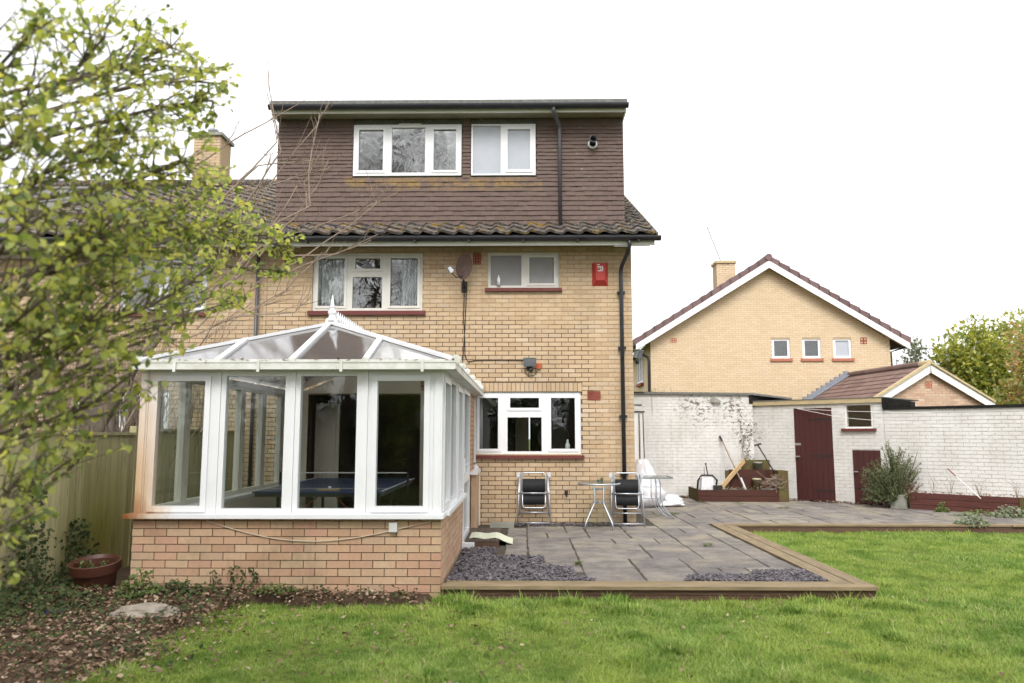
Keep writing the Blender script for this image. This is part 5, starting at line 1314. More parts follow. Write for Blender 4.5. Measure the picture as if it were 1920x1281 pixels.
# --- foreground tree at the left edge (leaves nearest the camera as parts)
BL = [(-1.82, 2.6, 2.97, .24), (-1.74, 2.9, 3.11, .24), (-1.66, 3.3, 3.28, .25), (-1.58, 3.6, 3.16, .2), (-1.73, 2.6, 2.65, .27), (-1.67, 3.0, 2.77, .29), (-1.63, 3.4, 2.78, .24), (-1.73, 2.6, 2.29, .27), (-1.66, 3.0, 2.37, .29), (-1.63, 3.5, 2.48, .27), (-1.82, 4.6, 2.81, .29), (-1.72, 5.0, 2.85, .21), (-1.77, 2.7, 2.01, .26), (-1.69, 3.0, 2.06, .25), (-1.72, 3.6, 2.19, .23), (-1.81, 4.8, 2.38, .17), (-1.8, 4.2, 2.46, .23), (-1.83, 2.8, 1.74, .21), (-1.8, 3.0, 1.89, .21), (-1.75, 3.4, 1.94, .17), (-1.86, 2.9, 1.45, .14), (-1.87, 3.1, 1.42, .11), (-1.88, 2.9, 1.23, .11), (-1.6, 5.2, 2.81, .11), (-1.55, 3.7, 3.29, .13), (-1.68, 5.2, 2.64, .14), (-1.84, 4.4, 2.99, .15), (-1.95, 3.2, 1.62, .2), (-1.75, 3.3, 1.78, .18), (-1.92, 3.0, 1.95, .22), (-1.9, 3.4, 2.2, .25), (-1.98, 3.1, 1.2, .13), (-1.95, 2.9, 1.08, .1), (-2.0, 3.5, 1.5, .16), (-1.8, 3.9, 2.1, .2)]
FT = thing('leafy_tree', 'near tree with fresh yellow-green leaves overhanging the left side', 'tree', (-2.75, 3.3, LAWN))
ro = Vector((-2.75, 3.3, LAWN))
rt = random.Random(3)
trunk = MB(); tp = [Vector((0, 0, -.1)), Vector((.03, .02, .8)), Vector((-.05, .05, 1.7)), Vector((.02, .0, 2.6)), Vector((-.03, -.05, 3.6))]
trunk.tube(tp, [.11, .095, .085, .07, .04], 9); part('trunk', trunk, M['bark'], FT, True)
tw = MB(); leaves = []
limbpts = []
for bi, (x, y, z, r_) in enumerate(BL):
    c = Vector((x, y, z)) - ro
    h0 = max(.5, min(3.5, c.z - .5 + rt.uniform(-.3, .2)))
    st = Vector((0, 0, h0))
    pp = path(st, c + Vector((.05, 0, 0)), 9, .07, rt)
    tw.tube(pp, [.012 * (1 - .8 * i / 9) + .003 for i in range(10)], 5)
    limbpts.append((bi, pp))
for bi, (x, y, z, r_) in enumerate(BL):
    c = Vector((x, y, z)) - ro; pp = limbpts[bi][1]
    vol = (r_ / .25) ** 2.3
    ntw = int((34 if z > 2.3 else 23) * vol * .85 * (1.35 if 3.0 <= y <= 4.3 else .9 if y < 3 else 1.0)) + 5
    for i in range(ntw):
        tgt = c + rdir(rt) * r_ * rt.random() ** .45 * 1.12
        s0 = pp[rt.randint(4, 9)]
        q = path(s0, tgt, 5, .12, rt)
        if (tgt - s0).length > .75: s0 = pp[8]; q = path(s0, tgt, 5, .1, rt)
        tw.tube(q, [.0042, .0036, .003, .0025, .002, .0014], 4, False)
        nl = rt.randint(6, 11)
        for k_ in range(nl):
            t = .35 + .65 * k_ / (nl - 1); f = t * 5; i0 = min(4, int(f)); pos = q[i0].lerp(q[i0 + 1], f - i0)
            d_ = ((q[i0 + 1] - q[i0]).normalized() * .5 + rdir(rt) + Vector((0, 0, -.15))).normalized()
            nn = (rdir(rt) * .8 + Vector((0, -.2, .75))).normalized()
            Lf = rt.uniform(.017, .050) * (1.0 if y < 4 else 1.15)
            leaves.append((pos, d_, nn, Lf, Lf * rt.uniform(.55, .78), rt.uniform(.1, .5), rt.uniform(0, .25)))
part('branches', tw, M['bark'], FT)
# which leaves show largest: the biggest for their distance
def shows(lf):
    w_ = lf[0] + ro; return -lf[3] / max(.5, (w_ - Vector((0, 0, 1.52))).length)
leaves.sort(key=shows)
lt_meshes = []
for v in range(12):
    m_ = MB(); Lf = 1.0; m_.leaf10((0, 0, 0), (1, 0, 0), (0, 0, 1), 1.0, rt.uniform(.55, .78), rt.uniform(.1, .5), rt.uniform(0, .25)); lt_meshes.append(m_.mesh('leaf', M['leaf']))
for i, lf in enumerate(leaves[:300]):
    d_, nn = lf[1], lf[2]; yv = nn.cross(d_).normalized(); zv = d_.cross(yv)
    mt_ = Matrix((d_, yv, zv)).transposed().to_4x4()
    o = link('leaf', lt_meshes[i % 12], FT); o.matrix_local = Matrix.Translation(lf[0]) @ mt_ @ Matrix.Scale(lf[3], 4)
crown = MB()
for lf in leaves[300:]: crown.leaf10(*lf)
o = part('crown', crown, M['leaf'], FT, True); o['kind'] = 'stuff'

# --- generic branching skeleton
def branch(mb, p, d, L_, r_, depth, r, ends, spread=.55, up=.15, nchild=(3, 4), taper=.62, wig=.12, minsides=3):
    n = 5; pts = [p]; rad = [r_]; dd = d.copy()
    for i in range(n):
        dd = (dd + rdir(r) * wig + Vector((0, 0, up * .2))).normalized(); p = p + dd * (L_ / n); pts.append(p); rad.append(r_ * (1 - (1 - taper) * (i + 1) / n))
    mb.tube(pts, rad, max(minsides, min(7, 3 + depth)), False)
    if depth == 0: ends.append((pts, dd)); return
    for c_ in range(r.randint(*nchild)):
        t = r.uniform(.35, 1.0); i0 = min(n - 1, int(t * n)); q = pts[i0].lerp(pts[i0 + 1], t * n - i0)
        nd = (dd + rdir(r) * spread * 1.5 + Vector((0, 0, up))).normalized()
        branch(mb, q, nd, L_ * r.uniform(.55, .8), r_ * taper * .8, depth - 1, r, ends, spread, up, nchild, taper, wig)
    branch(mb, pts[-1], dd, L_ * .75, r_ * taper, depth - 1, r, ends, spread, up, nchild, taper, wig)

# --- bare tree beyond the fence, long thin shoots in front of the dormer
BT = thing('bare_tree', 'leafless tree with long pale shoots growing beyond the left fence', 'tree', (-6.0, 10.3, 0))
r4 = random.Random(8); tr_ = MB(); e_ = []
tr_.tube([(0, 0, -.1), (.1, 0, .9), (.35, 0, 1.7), (.75, .05, 2.5), (1.2, .1, 3.1)], [.10, .085, .07, .055, .04], 8); part('trunk', tr_, M['bark'], BT, True)
sh = MB()
for (a, b, rr_) in ((( .35, 0, 1.7), (1.4, .2, 2.55), .03), ((.75, .05, 2.5), (1.5, -.1, 3.9), .03), ((1.2, .1, 3.1), (2.3, .1, 3.9), .03), ((.35, 0, 1.7), (.1, .1, 3.8), .035), ((.1, 0, .9), (1.05, -.2, 2.2), .025)):
    pp = path(Vector(a), Vector(b), 8, .06, r4); sh.tube(pp, [rr_ * (1 - .5 * i / 8) for i in range(9)], 6, False)
    for q_ in range(4):
        i0 = r4.randint(2, 8)
        branch(sh, pp[i0], (Vector((r4.uniform(.1, .9), r4.uniform(-.3, .3), r4.uniform(.2, 1)))).normalized(), r4.uniform(.5, .9), .010, 2, r4, e_, .5, .25, (2, 3))
# the long arching shoots over the roof line
# each shoot: (x, z) knots in the tree's own coordinates, metres
shoots = [[(2.06, 3.63), (2.7, 3.99), (3.42, 4.49), (3.85, 4.85), (3.96, 5.07)], [(2.13, 3.77), (2.84, 4.2), (3.56, 4.42), (4.31, 4.78)], [(2.2, 4.06), (2.7, 4.64), (2.99, 5.07), (3.17, 5.5)], [(2.2, 3.99), (2.59, 4.64), (2.92, 5.21), (3.2, 5.57)], [(1.84, 4.28), (2.13, 4.78), (2.56, 5.42), (2.99, 6.0), (3.17, 6.36)], [(1.7, 4.71), (2.27, 5.28), (3.06, 5.35)], [(1.77, 4.85), (2.56, 5.07), (3.27, 5.28)], [(2.56, 4.2), (3.17, 4.53), (3.15, 4.99), (3.2, 5.5), (3.26, 5.82)], [(2.34, 3.92), (2.84, 4.35), (3.08, 4.56), (3.04, 4.92), (3.13, 5.14)], [(1.34, 5.21), (2.06, 5.71), (2.92, 6.21)], [(2.13, 4.78), (2.56, 5.5), (2.41, 6.21), (2.34, 6.72)], [(2.56, 3.63), (3.27, 3.92), (3.92, 4.17)], [(2.34, 3.2), (2.77, 3.45), (3.27, 3.99)], [(2.06, 4.99), (2.59, 5.57), (2.41, 6.28)], [(1.88, 4.35), (2.2, 5.07), (2.34, 5.57)], [(2.77, 3.99), (3.42, 3.99), (3.99, 4.28)], [(2.2, 3.06), (2.99, 3.13), (3.2, 3.34)], [(1.34, 2.77), (1.98, 3.06), (2.7, 3.34)], [(1.7, 2.91), (2.06, 3.34), (2.34, 3.99)], [(1.48, 3.34), (1.98, 3.92), (2.34, 4.64)]]
for s_ in shoots:
    dy = r4.uniform(-.5, .6)
    pts = [Vector((x, dy, z)) for x, z in s_]
    # resample smoothly
    q = []
    for i in range(len(pts) - 1):
        for t in (0, .34, .67): q.append(pts[i].lerp(pts[i + 1], t) + rdir(r4) * .012)
    q.append(pts[-1]); nq = len(q)
    sh.tube(q, [.012 * (1 - .7 * i / (nq - 1)) + .002 for i in range(nq)], 4, False)
    for k_ in range(7):
        i0 = r4.randint(nq // 3, nq - 2); d_ = ((q[i0 + 1] - q[i0]).normalized() + rdir(r4) * .7 + Vector((0, 0, .3))).normalized()
        L_ = r4.uniform(.12, .55); sh.tube([q[i0], q[i0] + d_ * L_ * .5 + rdir(r4) * .02, q[i0] + d_ * L_ + Vector((0, 0, .05 * L_))], [.005, .004, .0025], 3, False)
part('branches', sh, M['twig'], BT)
# --- bare shrubs against the neighbour's wall
for (x, y, hgt, seed, lab) in ((-6.3, 11.2, 2.4, 31, 'dense leafless shrub against the neighbour wall, leftmost'), (-5.5, 11.6, 2.6, 32, 'dense leafless shrub behind the conservatory corner'), (-7.4, 10.8, 2.3, 33, 'dense leafless shrub beyond the fence at the far left'), (-5.75, 10.5, 2.9, 34, 'twiggy leafless shrub just behind the fence near the conservatory'), (-6.7, 10.2, 2.7, 35, 'twiggy leafless shrub just behind the middle of the fence')):
    r5 = random.Random(seed); mb = MB(); e5 = []
    for i in range(9):
        branch(mb, Vector((r5.uniform(-.25, .25), r5.uniform(-.2, .2), 0)), Vector((r5.uniform(-.5, .5), r5.uniform(-.3, .3), 1)).normalized(), hgt * .5, .016, 3, r5, e5, .5, .35, (2, 3), .6)
    t = thing('bare_shrub', lab, 'shrub', (x, y, LAWN), 0, 'leafless shrubs behind the fence')
    part('stems', mb, M['twig'] if seed != 33 else M['twig_dark'], t)
    lv = MB()
    for pts, dd in e5:
        if r5.random() < (.35 if seed == 33 else .1): lv.leaf4(pts[-1], rdir(r5), rdir(r5, .5), .05, .035)
    if lv.v: part('buds', lv, M['leaf_green'], t)

# --- ivy, weeds and pot plants
def ivy(name, pts_fn, n, seed, label, mat, cat='ivy', size=(.025, .055), parent=None, stems=True, center=None):
    r = random.Random(seed); mb = MB(); st = MB()
    for i in range(n):
        p_, nn = pts_fn(r)
        p_ = Vector(p_); nn = (Vector(nn) + rdir(r) * .6).normalized()
        d_ = (rdir(r) - nn * 0).normalized(); d_ = (d_ - nn * d_.dot(nn)).normalized()
        L_ = r.uniform(*size); mb.leaf(p_, d_, nn, L_, L_ * r.uniform(.7, .95), .2, .15)
        if stems and i % 8 == 0: st.tube([p_, p_ + Vector((r.gauss(0, .05), r.gauss(0, .05), -r.uniform(.03, .15)))], .002, 3, False)
    base = center or (0, 0, 0)
    t = thing(name, label, cat, base)
    o1 = part('leaves', mb, mat, t, True); o1.location = -Vector(base); o1['kind'] = 'stuff'
    if st.v: o2 = part('stems', st, M['twig_dark'], t); o2.location = -Vector(base)
    return t
def fence_ivy(y0, y1, z0, z1, px):
    def f(r):
        for _ in range(60):
            t = r.random(); y = r.uniform(y0, y1); z = z0 + (z1 - z0) * t ** 1.4
            if abs(y - (y0 + y1) / 2) < (y1 - y0) / 2 * (1 - .65 * t) + .1 * mnoise.noise((y * 3, z * 4, px)): break
        return (-4.73 + r.uniform(.0, .12 + .15 * (1 - t)), y, z), (.8, -.4, .3)
    return f
ivy('ivy', fence_ivy(6.9, 7.75, -.05, 1.15, 1), 650, 41, 'dark ivy climbing the fence at the left edge', M['leaf_dark'], center=(-4.7, 7.3, -.05))
ivy('ivy', fence_ivy(7.75, 8.6, -.05, .62, 2), 520, 42, 'dark ivy at the foot of the fence behind the terracotta pot', M['leaf_dark'], center=(-4.7, 8.1, -.05))
def mound(cx, cy, rx, ry, h):
    def f(r):
        a = r.uniform(0, 6.28); q = math.sqrt(r.random()); x, y = cx + rx * q * math.cos(a), cy + ry * q * math.sin(a)
        return (x, y, soil_z(x, y) + h * (1 - q * q) * r.random() + .01), (0, -.3, 1)
    return f
ivy('ivy', mound(-4.3, 6.9, .6, .5, .16), 700, 43, 'low dark ivy spreading over the leaf litter beside the fence', M['leaf_dark'], center=(-4.3, 6.9, -.03))
ivy('leafy_plant', mound(-3.62, 7.36, .20, .14, .26), 300, 44, 'bushy bright green plant beside the terracotta pot', M['leaf_green'], 'plant', (.025, .05), center=(-3.62, 7.36, -.03))
ivy('ivy', mound(-3.25, 7.42, .25, .13, .12), 150, 45, 'small dark ivy clump at the foot of the brick plinth', M['leaf_dark'], center=(-3.2, 7.42, -.03))
def sprig(cx, w_, h):
    def f(r):
        t = r.random(); x = cx + (r.choice((-.5, 0, .45)) * w_ + r.gauss(0, .018)) * (1 - .0 * t)
        return (x + .03 * math.sin(t * 7 + cx), CY0 - .03 - r.uniform(0, .05), -.03 + h * t), (0, -1, .3)
    return f
ivy('ivy', sprig(-2.72, .22, .27), 170, 46, 'dark ivy sprigs climbing the brick plinth below the second pane', M['leaf_dark'], center=(-2.72, 7.58, -.03), size=(.018, .035))
ivy('ivy', sprig(-2.98, .05, .24), 60, 47, 'single dark ivy stem climbing the brick plinth', M['leaf_dark'], center=(-2.98, 7.58, -.03), size=(.018, .032))
ivy('leafy_plant', mound(-2.35, 7.45, .20, .10, .08), 110, 48, 'low green weeds at the foot of the plinth wall', M['leaf_green'], 'weed', (.025, .05), center=(-2.35, 7.45, -.03))
POT = thing('plant_pot', 'large brown terracotta pot by the fence corner', 'pot', (-4.20, 7.72, -.05))
part('pot', MB().lathe([(0, 0), (.17, 0), (.215, .26), (.245, .265), (.252, .36), (.238, .365), (.215, .33), (.205, .27), (.2, .22), (0, .22)], 44), M['terracotta_dark'], POT)
part('soil', MB().lathe([(0, .235), (.199, .23)], 20), M['soil'], POT)
POT.rotation_euler = (R(9), 0, 0); POT.scale = (.93, .93, .93)
ivy('leafy_plant', lambda r: ((-4.20 + r.choice((-.1, .09)) + r.gauss(0, .045), 7.69 + r.gauss(0, .05), .175 + r.uniform(0, .11)), (0, -.2, 1)), 150, 49, 'small green seedlings growing in the brown pot', M['leaf_green'], 'plant', (.02, .04), center=(-4.20, 7.69, .17))
# sack in the bed
sk = blob(0, 0, .30, .13, .13, 5, .55)
solo('rubble_sack', sk, M['sack'], 'dirty crumpled sack lying among the dead leaves', 'sack', loc=(-3.22, 6.72, -.05), rz=R(12), smooth=True)
solo('rubble_sack', blob(0, 0, .14, .07, .06, 15, .55), M['blue_dark'], 'scrap of dark blue plastic among the dead leaves by the fence', 'plastic sheet', loc=(-4.05, 6.75, -.04), smooth=True)
# leaf litter
def litter(n, seed, fn, name, label):
    r = random.Random(seed); mb = MB()
    for i in range(n):
        x, y, z = fn(r)
        L_ = r.uniform(.02, .055); nn = (Vector((0, 0, 1)) + rdir(r) * .55).normalized(); d_ = rdir(r); d_ = (d_ - nn * d_.dot(nn)).normalized()
        mb.leaf((x, y, z), d_, nn, L_, L_ * r.uniform(.45, .75), r.uniform(-.3, .6), r.uniform(-.2, .3))
    return part(name, mb, M['litter'], None, True, kind='stuff', label=label, category='leaves')
def bed(r):
    while True:
        x, y = r.uniform(-4.7, -1.0), 4.2 + 3.4 * r.random() ** .8
        if bedness(x, y) > .55 - .75 * r.random() ** 2: return x, y, max(soil_z(x, y), LAWN + .01) + r.uniform(0, .03)
litter(6800, 51, bed, 'leaf_litter', 'brown dead leaves covering the bed by the fence')
litter(700, 52, lambda r: (r.uniform(-3.2, 6) if r.random() < .5 else r.uniform(-3, 0), 4.3 + 3.4 * r.random(), LAWN + .03 + r.uniform(0, .02)), 'fallen_leaves', 'scattered brown leaves lying on the lawn')
def bedivy(r):
    x, y, z = bed(r); return (x, y, z + r.uniform(.0, .05)), (0, -.3, 1)
ivy('ground_ivy', bedivy, 1500, 57, 'dark ivy leaves creeping through the dead leaves of the bed', M['leaf_dark'], center=(-3.4, 6.6, -.06), size=(.02, .045), stems=False)
def feet(r):
    q = r.random()
    if q < .35: return r.uniform(2.9, 3.85), 18.26 - r.random() ** 2 * .15, PAT + r.uniform(0, .05)
    if q < .6:
        t = r.uniform(.6, 3.4); o_ = .02 + r.random() ** 2 * .18
        return 5.42 + .731 * t - .682 * o_, 18.4 - .682 * t - .731 * o_, PAT + r.uniform(0, .03)
    if q < .8: return r.uniform(3.95, 5.65), r.uniform(17.2, 17.6), .30 + r.uniform(-.02, .06)
    t = r.uniform(3.6, 6.5); o_ = r.uniform(.1, .46)
    return 5.42 + .731 * t - .682 * o_, 18.4 - .682 * t - .731 * o_, .345 + r.uniform(0, .05)
litter(1500, 58, feet, 'leaf_debris', 'dead leaves and dirt gathered along the feet of the white walls')
litter(160, 59, lambda r: (r.uniform(-.2, 1.85), 12.9 - r.random() ** 2 * .3, PAT + r.uniform(.01, .04)), 'leaf_debris', 'few dead leaves caught along the foot of the house wall')
litter(90, 60, lambda r: (r.uniform(-3.7, -.7), CY0 - .13 + r.uniform(-.008, .06), 2.235 + r.uniform(0, .02)), 'leaf_debris', 'dead leaves lying in the conservatory gutter')
# weeds on the patio
for i, (x, y, s_, lab) in enumerate(((2.80, 14.5, .10, 'green weed tuft at the foot of the chrome table leg'), (2.45, 10.4, .07, 'green weed growing through the paving near the lawn corner'), (.62, 8.95, .05, 'tiny weed in the front paving joint'), (3.85, 16.9, .10, 'weed tuft in the paving before the tiered planter'), (4.6, 16.6, .09, 'low weed in the paving near the tiered planter'), (5.2, 15.6, .09, 'low weed in the paving before the maroon shed door'))):
    r6 = random.Random(60 + i); mb = MB()
    for k_ in range(60):
        a = r6.uniform(0, 6.28); q = r6.random() ** .7 * s_
        mb.leaf((x + q * math.cos(a), y + q * math.sin(a), PAT + r6.uniform(0, .03)), (math.cos(a), math.sin(a), r6.uniform(.2, 1.2)), (0, 0, 1), r6.uniform(.02, .045), .012, .2, .1)
    solo('weed', mb, M['leaf_green'], lab, 'weed', 'weeds between the paving slabs')
def wmound(cx, cy, rx, ry, h, z0=PAT):
    def f(r):
        a = r.uniform(0, 6.28); q = math.sqrt(r.random())
        return (cx + rx * q * math.cos(a), cy + ry * q * math.sin(a), z0 + h * (1 - q * q) * r.random()), (-.1, -.4, 1)
    return f
ivy('ivy', wmound(7.35, 12.9, .30, .16, .20), 420, 53, 'grey-green ivy straggling over the timber edging of the far paving', M['leaf_grey'], center=(7.35, 12.9, .05), size=(.03, .06))
ivy('ivy', wmound(8.75, 14.15, .40, .22, .22), 460, 54, 'grey-green ivy clump below the long maroon planter', M['leaf_grey'], center=(8.75, 14.15, .05), size=(.03, .07))
ivy('leafy_plant', wmound(8.0, 15.0, .13, .10, .20), 160, 55, 'small bright green weed before the long maroon planter', M['leaf_green'], 'weed', (.025, .05), center=(8.0, 15.0, .05))
ivy('leafy_plant', wmound(8.35, 14.35, .5, .12, .12), 200, 56, 'straggling green weeds along the foot of the long planter', M['leaf_green'], 'weed', (.03, .06), center=(8.35, 14.35, .05))
# wall climber by the tiered planter
cl = MB(); lv = MB(); r7 = random.Random(70)
for i in range(4):
    q = path(Vector((5.05 + i * .08, 18.2, .6)), Vector((5.2 + r7.uniform(-.25, .25), 18.26, 1.9 + r7.uniform(-.3, .5))), 8, .05, r7); cl.tube(q, [.007, .006, .006, .005, .005, .004, .003, .003, .002], 4, False)
    for k_ in range(16):
        p_ = q[r7.randint(1, 8)] + rdir(r7) * .06; p_.y = min(p_.y, 18.27); lv.leaf4(p_, rdir(r7), (0, -1, .3), r7.uniform(.03, .06), .035)
CLB = thing('climbing_plant', 'thin sparse climbing plant on the white corner wall', 'plant', (0, 0, 0)); part('stems', cl, M['twig'], CLB); part('leaves', lv, M['leaf_dark'], CLB)
# rosemary
RB = thing('rosemary_bush', 'grey-green rosemary bush in front of the small maroon door', 'bush', (7.47, 15.86, PAT))
r8 = random.Random(80); rs_ = MB(); rn = MB(); rd = MB()
for i in range(330):
    a = r8.uniform(0, 6.28); q = r8.random() ** .6
    tip = Vector((q * .64 * math.cos(a), q * .40 * math.sin(a), r8.uniform(.25, 1.38) * (1 - .28 * q)))
    if tip.x < -.15: tip.z *= .80
    b0_ = Vector((tip.x * .35 + .05, tip.y * .35, max(.1, tip.z - r8.uniform(.3, .55))))
    dead = (tip.x > .18 and tip.z < .62)
    qd = path(b0_, tip, 4, .06, r8); rs_.tube(qd, [.006, .005, .004, .003, .002], 3, False)
    for k_ in range(46):
        t = r8.uniform(.25, 1) * 4; i0 = min(3, int(t)); p_ = qd[i0].lerp(qd[i0 + 1], t - i0)
        ax = (qd[i0 + 1] - qd[i0]).normalized(); d_ = (ax * .8 + rdir(r8)).normalized()
        (rd if dead else rn).leaf4(p_, d_, rdir(r8, .3), r8.uniform(.03, .06), .011)
for q in ((0, 0), (.1, .05), (-.1, 0)): rs_.tube([(q[0], q[1], 0), (q[0] * 2, q[1], .3), (q[0] * 3, q[1], .6)], [.03, .022, .015], 6, False)
rs_.tube([(.2, 0, .4), (.42, -.05, .8), (.52, -.08, 1.12)], [.012, .009, .004], 5, False)
part('stems', rs_, M['twig_dark'], RB); o = part('needles', rn, M['rosemary'], RB); o['kind'] = 'stuff'; o = part('dead_needles', rd, M['litter'], RB); o['kind'] = 'stuff'
# dry stalks in the long planter
for i, (tt, h) in enumerate(((3.95, .45), (4.25, .5), (4.75, .4), (5.35, .42))):
    mb = MB(); r9 = random.Random(90 + i)
    bx, by = 5.42 + .731 * tt + .682 * -.25 * 1, 18.4 - .682 * tt - .731 * .25
    for k_ in range(7): mb.tube([(bx, by, .33), (bx + r9.gauss(0, .05), by, .33 + h * .5), (bx + r9.gauss(0, .12), by + .05, .33 + h * r9.uniform(.6, 1))], [.004, .003, .001], 3, False)
    solo('dry_stalks', mb, M['twig'], ('thin dry stalks next to the rosemary in the long planter', 'dry stalks on the second stretch of the long planter', 'dry stalks close to the white stick in the long planter', 'pale dry stalks at the right end of the long planter')[i], 'dry plant', 'dry stalks in the long planter')

# --- trees and hedges in the distance, right
def leafy(name, label, cat, loc, blobs, n, mat, size, seed, trunk_h=1.0, group=None, trunk_r=.09):
    r = random.Random(seed); t = thing(name, label, cat, loc, 0, group); mb = MB(); tk = MB()
    tk.tube([(0, 0, -.3), (0, 0, trunk_h)], [trunk_r, trunk_r * .6], 7, False)
    tot = sum(b[3] ** 2 for b in blobs)
    for (x, y, z, rad) in blobs:
        tk.tube(path(Vector((0, 0, trunk_h * .7)), Vector((x, y, z)), 5, .05, r), [trunk_r * .5, trunk_r * .4, trunk_r * .3, trunk_r * .2, .015, .01], 5, False)
        for i in range(int(n * rad ** 2 / tot)):
            d_ = rdir(r); q = Vector((x, y, z)) + d_ * rad * r.random() ** .35 * (1 + .25 * mnoise.noise(d_ * 2.5 + Vector((x, y, z))))
            L_ = r.uniform(*size); mb.leaf4(q, (rdir(r) + d_ * .8).normalized(), rdir(r, .4), L_, L_ * .6)
    part('trunk', tk, M['bark'], t); o = part('crown', mb, mat, t); o['kind'] = 'stuff'; return t
rb_ = random.Random(100)
def cone_blobs(h, w_, n): return [(rb_.uniform(-w_, w_) * (1 - k_ / n * .75), rb_.uniform(-w_, w_) * .6, .5 + (h - .7) * k_ / n, w_ * (1 - .62 * k_ / n) * rb_.uniform(.5, .75)) for k_ in range(n)]
for i, (x, y, h, w_, lab) in enumerate(((18.3, 33, 5.6, 1.7, 'yellow-green conifer beside the garage roof, leftmost of the hedge'), (19.7, 33, 6.4, 1.8, 'yellow-green conifer in the middle of the far hedge'), (21.4, 33.5, 6.8, 1.8, 'tall yellow-green conifer behind the red-tipped shrub'), (23.2, 34, 6.2, 1.8, 'yellow-green conifer at the right end of the hedge'))):
    leafy('conifer', lab, 'conifer', (x, y, 0), cone_blobs(h, w_ * 1.15, 30), 11000, M['leaf_hedge'], (.12, .30), 110 + i, 2.0, 'conifers in the far hedge')
leafy('photinia_shrub', 'tall shrub with red-tipped leaves at the right edge behind the wall', 'shrub', (17.25, 26.2, 0), [(-.1 + rb_.uniform(-1.0, 1.4), rb_.uniform(-.7, .7), 1.6 + rb_.random() * 3.2, rb_.uniform(.5, .85)) for _ in range(22)] , 7000, M['leaf_red'], (.10, .20), 120, 1.8)
leafy('birch_tree', 'slim grey-green tree between the far house and the conifers', 'tree', (17.1, 33.5, 0), [(rb_.uniform(-.6, .6) * (1 - k_ / 14), rb_.uniform(-.4, .4), 2.2 + 3.5 * k_ / 14, .85 * (1 - .6 * k_ / 14)) for k_ in range(14)], 2600, M['leaf_grey'], (.10, .22), 121, 2.4)
mb = MB(); r10 = random.Random(130); e_ = []
for i in range(3): branch(mb, Vector((r10.uniform(-.3, .3), 0, 0)), Vector((r10.uniform(-.2, .2), 0, 1)).normalized(), 2.2, .035, 3, r10, e_, .5, .25, (2, 3))
solo('bare_sapling', mb, M['twig_dark'], 'bare branches beside the far house under its gutter', 'sapling', loc=(15.6, 31.0, 0))
# sprigs on the outbuilding roof
mb = MB()
for i in range(26):
    x = 3.1 + r10.gauss(0, .35); mb.tube([(x, 18.3, 2.5), (x + r10.gauss(0, .02), 18.3, 2.5 + r10.uniform(.04, .17))], .003, 3, False)
solo('roof_weeds', mb, M['rosemary'], 'thin weeds sprouting along the outbuilding roof edge', 'weed')['kind'] = 'stuff'

# --- the garden's far end, behind the camera (seen in the panes)
mb = MB()
for i in range(90): mb.box(-14 + i * .32, -14 + i * .32 + .30, -15.05, -15.0, -.1, 1.8)
solo('back_fence', mb, M['fence'], 'timber fence at the far end of the garden seen in the panes', 'fence')['kind'] = 'stuff'
rb_ = random.Random(200)
for i, (x, y, h, w_) in enumerate(((-10, -12, 4.6, 1.7), (-6.6, -13, 4.2, 1.6), (-3.2, -12.4, 4.8, 1.7), (0.4, -13.2, 4.4, 1.7), (4.0, -12.6, 4.0, 1.6), (7.5, -13, 4.3, 1.7))):
    leafy('garden_bush', 'evergreen bush at the garden end behind the viewer, ' + ('far left', 'left', 'left of the middle', 'middle', 'right of the middle', 'far right')[i], 'bush', (x, y, LAWN), [(rb_.uniform(-w_, w_), rb_.uniform(-.6, .6), .4 + rb_.random() * (h - 1), rb_.uniform(.7, 1.15)) for _ in range(16)], 2600, M['leaf_dark'], (.15, .35), 210 + i, 1.2, 'evergreen bushes at the garden end')
r11 = random.Random(300)
for v in range(2):
    mb = MB(); e_ = []
    branch(mb, Vector((0, 0, 0)), Vector((.03, 0, 1)), 6.4, .26, 5, r11, e_, .55, .20, (3, 3), .65, .1)
    t = thing('bare_garden_tree', ('bare winter tree behind the viewer, by the left fence', 'bare winter tree behind the viewer, close to the back fence')[v], 'tree', ((-6.6, -3.6)[v], (-8.5, -10)[v], LAWN), 0, 'bare trees at the garden end')
    part('branches', mb, M['twig_dark'], t)
    for (x, y, rz, s_, nm_) in (((-1.0, -13, 1.3, 1.05, 'left of the middle'), (5.5, -12, 2.8, 1.0, 'right of the middle')) if v == 0 else ((2.0, -8, 4.0, 1.0, 'nearest the lawn'), (-13, -15, 2.2, 1.1, 'at the far left corner'), (9.5, -12, 5.2, 1.0, 'at the far right corner'))):
        c = copy_tree(t); c['label'] = 'bare winter tree behind the viewer, ' + nm_; c.location = (x, y, LAWN); c.rotation_euler = (0, 0, rz); c.scale = (s_, s_, s_)

# ================================================================== GRASS (clumps set out on the lawn)
src = bpy.data.collections.new('grass_clumps')
for v in range(5):
    r = random.Random(400 + v); mb = MB()
    for b in range(11):
        a = r.uniform(0, 6.28); q = r.random() ** .6 * .03; bx, by = q * math.cos(a), q * math.sin(a)
        h = r.uniform(.016, .042) * (1.7 if v == 4 and b < 4 else 1); lean = r.uniform(.2, 1.1) * h; la = r.uniform(0, 6.28); w_ = r.uniform(.0014, .0026)
        dx, dy = math.cos(la), math.sin(la); rx, ry = -dy * w_, dx * w_
        mb.add([(bx - rx, by - ry, 0), (bx + rx, by + ry, 0), (bx + dx * lean * .4 + rx * .8, by + dy * lean * .4 + ry * .8, h * .6), (bx + dx * lean * .4 - rx * .8, by + dy * lean * .4 - ry * .8, h * .6), (bx + dx * lean, by + dy * lean, h)],
               [(0, 1, 2, 3), (3, 2, 4)])
    o = bpy.data.objects.new('grass_clump', mb.mesh('grass_clump', M['grass'])); src.objects.link(o)
